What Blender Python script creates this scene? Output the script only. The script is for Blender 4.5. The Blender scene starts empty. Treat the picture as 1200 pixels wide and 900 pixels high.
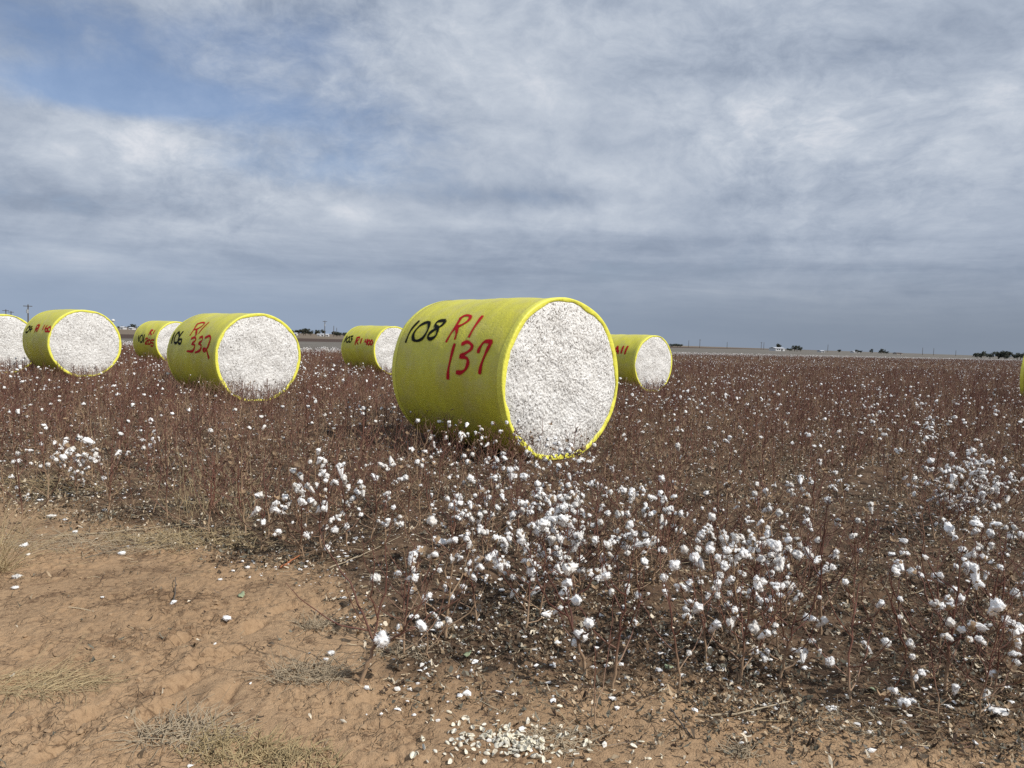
# Stripped cotton field with round yellow-wrapped cotton bales under a cloudy autumn sky.
import bpy, bmesh, math, random
import numpy as np
from mathutils import Vector, Matrix, Euler

C = bpy.context.scene.collection
RNG = np.random.default_rng(7)
random.seed(7)
D2R = math.pi / 180

# ------------------------------------------------------------------ camera
F_PX, EYE, PITCH, ROLL = 865.0, 1.69, 3.42, 1.9
def camera_matrix():
    return Matrix.Rotation((90 - PITCH) * D2R, 3, 'X') @ Matrix.Rotation(ROLL * D2R, 3, 'Z')
RC = np.array(camera_matrix())
def ground_at(u, v, z=0.0):
    d = RC @ np.array([(u - 600) / F_PX, -(v - 450) / F_PX, -1.0])
    t = (z - EYE) / d[2]
    return d[0] * t, d[1] * t
def at_distance(u, dist):
    d = RC @ np.array([(u - 600) / F_PX, (450 - 398.3 - (u - 600) * 0.0332) / F_PX, -1.0])
    return d[0] / d[1] * dist, dist
def in_view(x, y, margin=1.0):
    return (np.abs(x) < 0.72 * y + margin) & (y > 0)

# ------------------------------------------------------------------ noise
_P = np.random.default_rng(3).random((256, 256))
def vnoise(x, y):
    x = np.asarray(x, float); y = np.asarray(y, float)
    xi = np.floor(x).astype(int); yi = np.floor(y).astype(int)
    fx = x - xi; fy = y - yi
    fx = fx * fx * fx * (fx * (fx * 6 - 15) + 10); fy = fy * fy * fy * (fy * (fy * 6 - 15) + 10)
    a = _P[xi & 255, yi & 255]; b = _P[(xi + 1) & 255, yi & 255]
    c = _P[xi & 255, (yi + 1) & 255]; d = _P[(xi + 1) & 255, (yi + 1) & 255]
    return (a * (1 - fx) + b * fx) * (1 - fy) + (c * (1 - fx) + d * fx) * fy
def fbm(x, y, octs=4, gain=0.5):
    s = 0; a = 1; n = 0
    for k in range(octs):
        s = s + a * (vnoise(x * 2 ** k + 17.3 * k, y * 2 ** k + 5.1 * k) - 0.5); n += a; a *= gain
    return s / n * 2
_P3 = np.random.default_rng(5).random((32, 32, 32))
def vnoise3(p):
    i = np.floor(p).astype(int); f = p - i; f = f * f * (3 - 2 * f)
    r = 0
    for dx in (0, 1):
        for dy in (0, 1):
            for dz in (0, 1):
                w = (f[:, 0] if dx else 1 - f[:, 0]) * (f[:, 1] if dy else 1 - f[:, 1]) * (f[:, 2] if dz else 1 - f[:, 2])
                r = r + w * _P3[(i[:, 0] + dx) & 31, (i[:, 1] + dy) & 31, (i[:, 2] + dz) & 31]
    return r
def sstep(a, b, x):
    t = np.clip((np.asarray(x, float) - a) / (b - a), 0, 1); return t * t * (3 - 2 * t)

# ------------------------------------------------------------------ terrain
BALES = {  # key: x, y of the front face's foot, heading, foot height, length
    'main': (0.733, 10.328, 0.718, -0.003, 2.707), 'mid': (-6.485, 18.899, 0.788, -0.145, 3.13),
    'west': (-14.477, 25.018, 0.869, -0.071, 2.497), 'edge': (-19.342, 28.063, 0.80, -0.271, 2.5),
    'far': (-18.076, 39.712, 0.923, -0.224, 2.5), 'back': (-5.518, 34.465, 0.786, -0.153, 2.75),
    'east': (5.685, 29.688, 0.684, -0.24, 2.6), 'rim': (22.30, 27.5, 0.72, -0.20, 2.6)}
EDGE_NEAR = np.array([(-60, 22), (-9.0, 9.2), (-5.2, 7.2), (-3.2, 6.2), (-2.0, 5.55), (-1.25, 5.15), (-0.85, 4.3), (-0.55, 3.55), (0.8, 3.42), (2.3, 3.2), (5, 2.9), (60, 2.0)])
EDGE_FAR = np.array([(-400, 60), (-60, 62), (-18, 63), (31, 133), (191, 285), (600, 600)])
def edge_near(x): return np.interp(x, EDGE_NEAR[:, 0], EDGE_NEAR[:, 1])
def edge_far(x): return np.interp(x, EDGE_FAR[:, 0], EDGE_FAR[:, 1])
ROW = np.array([0.72, 0.694]); ROWN = np.array([-0.694, 0.72])
TREADS = [(232, 775, 26, 0.12, 55), (256, 812, 30, 0.13, 100), (215, 748, 24, 0.10, 60), (262, 770, 22, 0.09, 60), (290, 735, 26, 0.1, 75),
          (205, 800, 22, 0.1, 60), (60, 870, 30, 0.12, 70), (90, 842, 26, 0.12, 70), (1040, 850, 40, 0.16, -40), (330, 712, 22, 0.10, 60), (175, 830, 26, 0.1, 65)]
TREADS = [(*ground_at(u, v), L, w, a) for u, v, L, w, a in TREADS]
def terrain_base(x, y):
    d = np.hypot(x, y)
    z = -0.18 * sstep(12, 26, d)
    for (bx, by, ph, z0, L) in BALES.values():
        cx, cy = bx - math.sin(ph) * L / 2, by + math.cos(ph) * L / 2
        b0 = -0.18 * sstep(12, 26, math.hypot(cx, cy))
        z = z + (z0 + 0.02 - b0) * np.exp(-((x - cx) ** 2 + (y - cy) ** 2) / (2 * 2.6 ** 2))
    return z
def terrain(x, y):
    x = np.asarray(x, float); y = np.asarray(y, float)
    z = terrain_base(x, y)
    d = np.hypot(x, y)
    near = 1 - sstep(10, 40, d)
    fld = sstep(-0.3, 0.5, y - edge_near(x)) * (1 - sstep(-3, 0, y - edge_far(x)))
    across = x * ROWN[0] + y * ROWN[1]
    z = z + near * fld * 0.028 * np.cos(across * 2 * math.pi + 0.8 * fbm(x * .5, y * .5, 2))
    z = z + near * (0.030 * fbm(x * 0.9 + 3, y * 0.9, 3) + 0.017 * fbm(x * 4.1, y * 4.1 + 9, 3))
    close = 1 - sstep(7, 10, d)
    if np.any(close > 0):
        rough = 0.30 + 0.90 * sstep(-0.15, 0.35, fbm(x * 1.6 + 40, y * 1.6, 3))
        cr = np.abs(fbm(x * 11 + 1, y * 11 + 30, 3))
        z = z + close * (rough * 0.014 * fbm(x * 15, y * 15, 4, .6) + rough * 0.012 * np.maximum(0, fbm(x * 27 + 8, y * 27, 2)) - 0.0 - rough * 0.010 * np.exp(-(cr / 0.07) ** 2) + 0.0022 * fbm(x * 45, y * 45, 2))
        tt = 5 * fbm(x * 5.5 + 80 + .3 * fbm(x * 18, y * 18, 2), y * 6.5, 4, .6)      # flaking crust with small broken steps
        z = z + close * 0.0048 * np.clip(rough, .2, 1) * (np.floor(tt) + sstep(.86, 1.0, tt - np.floor(tt)))
        for tx, ty, L, w, a in TREADS:
            ca, sa = math.cos(a * D2R), math.sin(a * D2R)
            p = (x - tx) * ca + (y - ty) * sa; q = -(x - tx) * sa + (y - ty) * ca + 1.4 * p * p + 0.02 * fbm(x * 9, y * 9, 2)
            z = z + close * np.exp(-(p / 0.11) ** 4) * (0.024 * np.exp(-((q - w * .25) / 0.038) ** 2) - 0.034 * np.exp(-((q + w * .4) / 0.026) ** 2))
    return z

# ------------------------------------------------------------------ node helpers
def new_mat(name):
    m = bpy.data.materials.new(name); m.use_nodes = True
    nt = m.node_tree
    b = nt.nodes['Principled BSDF']
    return m, nt, b
class G:
    """Small expression builder for shader nodes."""
    def __init__(s, nt): s.nt = nt; s.n = nt.nodes; s.l = nt.links
    def put(s, sock, v):
        if hasattr(v, 'is_output'): s.l.new(v, sock)
        elif isinstance(v, (tuple, list)):
            sock.default_value = (*v, 1.0) if len(v) == 3 and sock.type == 'RGBA' else v
        else: sock.default_value = v
    def m(s, op, a, b=0.0, c=None, clamp=False):
        n = s.n.new('ShaderNodeMath'); n.operation = op; n.use_clamp = clamp
        s.put(n.inputs[0], a); s.put(n.inputs[1], b)
        if c is not None: s.put(n.inputs[2], c)
        return n.outputs[0]
    def vm(s, op, a, b=(0, 0, 0), out=0):
        n = s.n.new('ShaderNodeVectorMath'); n.operation = op
        s.put(n.inputs[0], a)
        if op == 'SCALE': s.put(n.inputs['Scale'], b)
        else: s.put(n.inputs[1], b)
        return n.outputs[out]
    def dot(s, a, b):
        n = s.n.new('ShaderNodeVectorMath'); n.operation = 'DOT_PRODUCT'
        s.put(n.inputs[0], a); s.put(n.inputs[1], b); return n.outputs['Value']
    def comb(s, x, y, z):
        n = s.n.new('ShaderNodeCombineXYZ'); s.put(n.inputs[0], x); s.put(n.inputs[1], y); s.put(n.inputs[2], z); return n.outputs[0]
    def sep(s, v):
        n = s.n.new('ShaderNodeSeparateXYZ'); s.put(n.inputs[0], v); return n.outputs
    def noise(s, vec, scale, detail=4, rough=0.5, dist=0.0, col=False):
        n = s.n.new('ShaderNodeTexNoise'); s.put(n.inputs['Vector'], vec)
        n.inputs['Scale'].default_value = scale; n.inputs['Detail'].default_value = detail
        n.inputs['Roughness'].default_value = rough; n.inputs['Distortion'].default_value = dist
        return n.outputs['Color' if col else 'Fac']
    def voro(s, vec, scale, feature='F1', out='Distance'):
        n = s.n.new('ShaderNodeTexVoronoi'); n.feature = feature; s.put(n.inputs['Vector'], vec)
        n.inputs['Scale'].default_value = scale; return n.outputs[out]
    def ss(s, v, a, b, lo=0.0, hi=1.0):
        n = s.n.new('ShaderNodeMapRange'); n.interpolation_type = 'SMOOTHSTEP'
        s.put(n.inputs[0], v); n.inputs[1].default_value = a; n.inputs[2].default_value = b
        n.inputs[3].default_value = lo; n.inputs[4].default_value = hi; return n.outputs[0]
    def mix(s, f, a, b, mode='MIX'):
        n = s.n.new('ShaderNodeMix'); n.data_type = 'RGBA'; n.blend_type = mode; n.clamp_result = False
        s.put(n.inputs[0], f); s.put(n.inputs[6], a); s.put(n.inputs[7], b); return n.outputs[2]
    def attr(s, name, out='Fac'):
        n = s.n.new('ShaderNodeAttribute'); n.attribute_name = name; return n.outputs[out]
    def bump(s, h, strength=0.5, dist=0.01):
        n = s.n.new('ShaderNodeBump'); n.inputs['Strength'].default_value = strength; n.inputs['Distance'].default_value = dist
        s.put(n.inputs['Height'], h); return n.outputs[0]
    def coord(s, which='Object'): return s.n.new('ShaderNodeTexCoord').outputs[which]
    def pos(s): return s.n.new('ShaderNodeNewGeometry').outputs['Position']
    def rand(s): return s.n.new('ShaderNodeObjectInfo').outputs['Random']

M = {}
def make_materials():
    # soil of the whole plain: tan packed track, darker field soil, pale fallow strip, brown far strip
    m, nt, b = new_mat('soil'); g = G(nt); P = g.pos()
    x, y, z = g.sep(P)
    n1 = g.noise(P, 0.55, 5, 0.6); n2 = g.noise(P, 3.2, 6, 0.62); n3 = g.noise(P, 26, 5, 0.65); n4 = g.noise(P, 130, 3, 0.6)
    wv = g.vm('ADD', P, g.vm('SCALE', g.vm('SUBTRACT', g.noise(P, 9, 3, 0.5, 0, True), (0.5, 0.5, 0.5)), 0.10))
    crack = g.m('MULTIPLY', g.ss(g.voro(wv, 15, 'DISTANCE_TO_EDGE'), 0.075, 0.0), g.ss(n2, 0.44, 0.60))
    light = g.mix(g.ss(n1, 0.35, 0.68), (0.400, 0.268, 0.158), (0.320, 0.210, 0.122))
    stain = g.m('MULTIPLY', g.ss(n2, 0.50, 0.70), g.ss(n1, 0.40, 0.60))
    track = g.mix(g.m('MULTIPLY', stain, 0.85), light, (0.155, 0.094, 0.055))
    track = g.mix(g.m('MULTIPLY', g.ss(n3, 0.50, 0.64, 0, 0.8), g.ss(n2, 0.40, 0.58, 0.15, 1.0)), track, (0.150, 0.092, 0.054))
    track = g.mix(g.ss(n3, 0.50, 0.28, 0, 0.35), track, (0.48, 0.335, 0.20))
    field = g.mix(g.ss(n2, 0.38, 0.62), (0.140, 0.090, 0.057), (0.068, 0.044, 0.029))
    field = g.mix(g.ss(n3, 0.50, 0.72, 0, 0.6), field, (0.25, 0.18, 0.115))
    fm = g.attr('field')
    col = g.mix(fm, track, field)
    # fallow land beyond the crop (the crop's own far edge comes with the vertex attribute "beyond")
    far = g.mix(g.ss(g.noise(P, 0.05, 4), 0.3, 0.7), (0.135, 0.122, 0.104), (0.165, 0.15, 0.13))
    side1 = g.m('SUBTRACT', g.m('MULTIPLY', g.m('ADD', x, 46.0), -0.918), g.m('MULTIPLY', g.m('SUBTRACT', y, 160.0), -0.397))
    side2 = g.m('SUBTRACT', side1, 62.0)
    far = g.mix(g.ss(side1, -6, 6), far, (0.070, 0.047, 0.036))
    far = g.mix(g.ss(side2, -6, 6), far, (0.17, 0.135, 0.10))
    col = g.mix(g.attr('beyond'), col, far)
    g.put(b.inputs['Base Color'], col); b.inputs['Roughness'].default_value = 0.95; b.inputs['Specular IOR Level'].default_value = 0.15
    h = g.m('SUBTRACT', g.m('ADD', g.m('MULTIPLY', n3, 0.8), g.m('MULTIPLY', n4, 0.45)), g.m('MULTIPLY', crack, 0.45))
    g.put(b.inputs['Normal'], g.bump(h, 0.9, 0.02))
    M['soil'] = m

    # plant stalks: tan woody foot, dark red-brown above
    m, nt, b = new_mat('cotton_stalk'); g = G(nt)
    t = g.attr('tint'); var = g.m('FRACT', g.m('ADD', g.attr('var'), g.rand()))
    n = g.noise(g.coord(), 60, 3)
    top = g.mix(var, (0.088, 0.034, 0.025), (0.195, 0.088, 0.062))
    top = g.mix(g.ss(var, 0.78, 0.92), top, (0.30, 0.205, 0.125))
    foot = g.mix(n, (0.26, 0.17, 0.105), (0.42, 0.30, 0.195))
    col = g.mix(g.m('MULTIPLY', g.ss(t, 0.08, 0.42), g.m('ADD', 0.82, g.m('MULTIPLY', n, 0.3)), clamp=True), foot, top)
    g.put(b.inputs['Base Color'], col); b.inputs['Roughness'].default_value = 0.6; b.inputs['Specular IOR Level'].default_value = 0.3
    g.put(b.inputs['Normal'], g.bump(g.noise(g.coord(), 220, 2), 0.3, 0.002))
    M['stalk'] = m

    m, nt, b = new_mat('cotton_lint'); g = G(nt)
    r = g.m('FRACT', g.m('ADD', g.attr('var'), g.rand()))
    n = g.noise(g.coord(), 45, 4, 0.6)
    col = g.mix(g.ss(r, 0.45, 1.0), (0.87, 0.865, 0.85), (0.72, 0.695, 0.65))
    col = g.mix(g.ss(n, 0.58, 0.74, 0, 0.5), col, (0.50, 0.44, 0.35))
    g.put(b.inputs['Base Color'], col); b.inputs['Roughness'].default_value = 1.0; b.inputs['Specular IOR Level'].default_value = 0.05
    b.inputs['Sheen Weight'].default_value = 0.15
    g.put(b.inputs['Normal'], g.bump(g.noise(g.coord(), 160, 5, 0.7), 0.5, 0.005))
    M['lint'] = m

    m, nt, b = new_mat('dry_bur'); g = G(nt)
    r = g.m('FRACT', g.m('ADD', g.attr('var'), g.rand()))
    col = g.mix(r, (0.10, 0.060, 0.036), (0.30, 0.20, 0.115))
    g.put(b.inputs['Base Color'], g.mix(g.ss(g.noise(g.coord(), 90, 3), 0.4, 0.7, 0, 0.5), col, (0.42, 0.32, 0.20)))
    b.inputs['Roughness'].default_value = 0.8; M['bur'] = m

    m, nt, b = new_mat('cream_husk'); g = G(nt); r = g.rand(); n = g.noise(g.coord(), 120, 3)
    col = g.mix(r, (0.76, 0.71, 0.56), (0.66, 0.63, 0.55))
    g.put(b.inputs['Base Color'], g.mix(g.ss(n, 0.5, 0.75, 0, 0.6), col, (0.40, 0.31, 0.19))); b.inputs['Roughness'].default_value = 0.6
    M['husk'] = m

    m, nt, b = new_mat('litter'); g = G(nt)
    g.put(b.inputs['Base Color'], g.attr('col', 'Color')); b.inputs['Roughness'].default_value = 0.85; b.inputs['Specular IOR Level'].default_value = 0.2
    M['litter'] = m

    # yellow plastic wrap
    m, nt, b = new_mat('yellow_wrap'); g = G(nt); co = g.coord()
    X, Y, Z = g.sep(co)
    streak = g.noise(g.comb(g.m('MULTIPLY', X, 11.0), g.m('MULTIPLY', Y, 3.5), g.m('MULTIPLY', Z, 3.5)), 1.0, 6, 0.62, 0.6)
    blot = g.noise(co, 1.6, 4); fine = g.noise(co, 34, 4, 0.6)
    col = g.mix(g.ss(streak, 0.3, 0.7), (0.67, 0.635, 0.056), (0.585, 0.55, 0.05))
    col = g.mix(g.ss(blot, 0.42, 0.72, 0, 0.5), col, (0.50, 0.455, 0.062))
    col = g.mix(g.ss(fine, 0.55, 0.75, 0, 0.28), col, (0.40, 0.375, 0.06))
    dust = g.m('MULTIPLY', g.ss(g.noise(co, 3.0, 5, 0.65), 0.42, 0.70), 0.34)
    col = g.mix(dust, col, (0.52, 0.45, 0.25))
    g.put(b.inputs['Base Color'], col); b.inputs['Roughness'].default_value = 0.44; b.inputs['Specular IOR Level'].default_value = 0.42
    crs = g.ss(g.m('ABSOLUTE', g.m('SUBTRACT', g.noise(g.comb(g.m('MULTIPLY', X, 1.3), g.m('MULTIPLY', Y, 4.5), g.m('MULTIPLY', Z, 4.5)), 1.0, 4, 0.55, 0.8), 0.5)), 0.035, 0.0)
    hgt = g.m('ADD', g.m('MULTIPLY', crs, -0.14), 0.0)
    hgt = g.m('ADD', hgt, g.m('ADD', g.m('MULTIPLY', streak, 1.0), g.m('MULTIPLY', fine, 0.6)))
    g.put(b.inputs['Normal'], g.bump(hgt, 0.6, 0.014))
    M['wrap'] = m
    m, nt, b = new_mat('yellow_wrap_lip'); g = G(nt); co = g.coord()
    col = g.mix(g.ss(g.noise(co, 9, 5), 0.4, 0.7), (0.82, 0.79, 0.10), (0.74, 0.71, 0.085))
    g.put(b.inputs['Base Color'], col); b.inputs['Roughness'].default_value = 0.45
    g.put(b.inputs['Normal'], g.bump(g.noise(co, 22, 4), 0.5, 0.015)); M['lip'] = m

    # pressed cotton of a bale's end
    m, nt, b = new_mat('pressed_cotton'); g = G(nt); co = g.coord()
    warp = g.vm('ADD', co, g.vm('SCALE', g.noise(co, 9, 3, 0.5, 0, True), 0.16))
    n = g.noise(warp, 30, 4, 0.62); n2 = g.noise(co, 3.2, 4); n3 = g.noise(warp, 62, 3, 0.6)
    col = g.mix(g.ss(n2, 0.35, 0.7), (0.84, 0.83, 0.80), (0.76, 0.745, 0.71))
    rX, rY, rZ = g.sep(g.vm('SUBTRACT', co, (0.0, 0.0, 1.15)))
    rim = g.ss(g.m('SQRT', g.m('ADD', g.m('MULTIPLY', rY, rY), g.m('MULTIPLY', rZ, rZ))), 0.25, 1.1, 0.78, 1.0)
    rim = g.m('MULTIPLY', rim, g.ss(g.noise(co, 2.2, 3), 0.3, 0.6, 0.45, 1.0))
    fleck = g.m('MULTIPLY', g.ss(n3, 0.53, 0.59), g.ss(g.noise(co, 17, 3), 0.40, 0.55))
    col = g.mix(g.m('MULTIPLY', g.m('MULTIPLY', fleck, 0.95), rim), col, (0.11, 0.095, 0.08))
    fl2 = g.ss(g.noise(warp, 38, 2, 0.5), 0.575, 0.625)
    col = g.mix(g.m('MULTIPLY', g.m('MULTIPLY', fl2, 0.9), rim), col, (0.12, 0.105, 0.09))
    fl3 = g.ss(g.noise(co, 60, 2, 0.5), 0.60, 0.65)
    col = g.mix(g.m('MULTIPLY', fl3, 0.75), col, (0.20, 0.16, 0.12))
    g.put(b.inputs['Base Color'], col); b.inputs['Roughness'].default_value = 1.0; b.inputs['Specular IOR Level'].default_value = 0.05
    g.put(b.inputs['Normal'], g.bump(n, 0.5, 0.025)); M['pressed'] = m

    # spray paint with a soft, misty edge
    for nm, c in (('black', (0.012, 0.013, 0.012)), ('red', (0.50, 0.016, 0.026))):
        m, nt, b = new_mat('spray_paint_' + nm); g = G(nt)
        a = g.attr('core'); co = g.coord()
        n = g.noise(co, 150, 3, 0.7)
        al = g.ss(g.m('ADD', a, g.m('MULTIPLY', g.m('SUBTRACT', n, 0.5), g.ss(a, 1.0, 0.2, 0.0, 0.5))), 0.05, 0.85)
        b.inputs['Base Color'].default_value = (*c, 1); b.inputs['Roughness'].default_value = 0.85; b.inputs['Specular IOR Level'].default_value = 0.08
        g.put(b.inputs['Alpha'], al); M[nm] = m

    # far things
    def flat(name, c, rough=0.8, var=0.2, scale=3.0):
        m, nt, b = new_mat(name); g = G(nt)
        n = g.noise(g.coord(), scale, 4)
        g.put(b.inputs['Base Color'], g.mix(n, tuple(k * (1 - var) for k in c), tuple(min(1, k * (1 + var)) for k in c)))
        b.inputs['Roughness'].default_value = rough; M[name] = m
    flat('foliage', (0.050, 0.058, 0.040), 0.8, 0.4, 1.0)
    flat('bark', (0.10, 0.075, 0.055), 0.9, 0.3)
    flat('white_siding', (0.62, 0.62, 0.62), 0.6, 0.06, 0.4)
    flat('tan_siding', (0.42, 0.36, 0.30), 0.7, 0.1, 0.4)
    flat('sheet_roof', (0.52, 0.53, 0.55), 0.5, 0.08, 0.4)
    flat('dark_roof', (0.11, 0.085, 0.075), 0.8, 0.2, 0.4)
    flat('dark_glass', (0.03, 0.035, 0.04), 0.2, 0.1)
    flat('weathered_wood', (0.10, 0.085, 0.07), 0.9, 0.3)
    flat('grey_metal', (0.35, 0.36, 0.37), 0.5, 0.1)
    flat('dry_grass', (0.43, 0.335, 0.19), 0.8, 0.35, 14)
    flat('dead_weed', (0.37, 0.30, 0.205), 0.85, 0.45, 14)
    flat('olive_weed', (0.36, 0.28, 0.15), 0.85, 0.45, 14)
    flat('orange_wood', (0.36, 0.135, 0.055), 0.7, 0.3, 30)
    flat('green_leaf', (0.30, 0.34, 0.20), 0.6, 0.3, 40)
    flat('clod', (0.32, 0.215, 0.125), 0.95, 0.25, 30)
make_materials()

# ------------------------------------------------------------------ object helpers
def mesh_from(name, V, Fs, mats, midx=None, smooth=False, attrs=None, colattr=None):
    """Fs: array (n,3) or (n,4) or a list of such arrays."""
    if not isinstance(Fs, list): Fs = [Fs]
    Fs = [np.asarray(a) for a in Fs if len(a)]
    me = bpy.data.meshes.new(name)
    V = np.asarray(V, np.float32)
    me.vertices.add(len(V)); me.vertices.foreach_set('co', V.ravel())
    loops = np.concatenate([a.ravel() for a in Fs]).astype(np.int32)
    cnt = np.concatenate([np.full(len(a), a.shape[1]) for a in Fs])
    start = np.concatenate([[0], np.cumsum(cnt)[:-1]]).astype(np.int32)
    me.loops.add(len(loops)); me.loops.foreach_set('vertex_index', loops)
    me.polygons.add(len(cnt)); me.polygons.foreach_set('loop_start', start)
    if midx is not None: me.polygons.foreach_set('material_index', np.asarray(midx, np.int32))
    me.polygons.foreach_set('use_smooth', np.full(len(cnt), smooth, bool))
    for m in mats: me.materials.append(M[m])
    for k, a in (attrs or {}).items():
        at = me.attributes.new(k, 'FLOAT', 'POINT'); at.data.foreach_set('value', np.asarray(a, np.float32))
    if colattr is not None:
        at = me.attributes.new('col', 'FLOAT_COLOR', 'POINT')
        at.data.foreach_set('color', np.concatenate([colattr, np.ones((len(V), 1))], 1).astype(np.float32).ravel())
    me.update(calc_edges=True); me.validate()
    return me
def obj(name, me, parent=None, loc=None):
    o = bpy.data.objects.new(name, me); C.objects.link(o)
    if parent: o.parent = parent
    if loc is not None: o.location = loc
    return o
def tag(o, label, cat=None, group=None, kind=None):
    if label: o['label'] = label
    if cat: o['category'] = cat
    if group: o['group'] = group
    if kind: o['kind'] = kind
    return o
def thing(name, label, cat, loc, rotz=0.0, group=None):
    o = bpy.data.objects.new(name, None); C.objects.link(o); o.empty_display_size = 0.1
    o.location = loc; o.rotation_euler = (0, 0, rotz)
    return tag(o, label, cat, group)

def tube(pts, rad, sides):
    """Tapered tube along a polyline -> verts, quads (+ tip closed to the last ring)."""
    pts = np.asarray(pts, float); n = len(pts)
    tan = np.gradient(pts, axis=0); tan /= np.linalg.norm(tan, axis=1)[:, None] + 1e-9
    ref = np.array([0.31, 0.17, 0.93]) if abs(tan[0][2]) < 0.9 else np.array([1.0, 0.2, 0])
    a = np.cross(tan, ref); a /= np.linalg.norm(a, axis=1)[:, None] + 1e-9
    b = np.cross(tan, a)
    ang = np.arange(sides) * 2 * math.pi / sides
    ring = np.cos(ang)[None, :, None] * a[:, None, :] + np.sin(ang)[None, :, None] * b[:, None, :]
    V = pts[:, None, :] + ring * np.asarray(rad)[:, None, None]
    i = np.arange(n - 1)[:, None] * sides; j = np.arange(sides)[None, :]; k = (j + 1) % sides
    Q = np.stack([i + j, i + k, i + sides + k, i + sides + j], -1).reshape(-1, 4)
    return V.reshape(-1, 3), Q
def merge(parts):
    Vs, Fs, off = [], [], 0
    for V, Q in parts:
        Vs.append(V); Fs.append(np.asarray(Q) + off); off += len(V)
    return np.concatenate(Vs), Fs
def ico(sub):
    bm = bmesh.new(); bmesh.ops.create_icosphere(bm, subdivisions=sub, radius=1.0)
    V = np.array([v.co[:] for v in bm.verts]); Fc = np.array([[v.index for v in f.verts] for f in bm.faces]); bm.free()
    return V, Fc
def rotz(a):
    c, s = np.cos(a), np.sin(a); z = np.zeros_like(c); o = np.ones_like(c)
    return np.stack([np.stack([c, -s, z], -1), np.stack([s, c, z], -1), np.stack([z, z, o], -1)], -2)
def axes_to(d):
    """Rotation matrix that takes +z to the direction d."""
    q = Vector((0, 0, 1)).rotation_difference(Vector(d)); return np.array(q.to_matrix())
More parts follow.
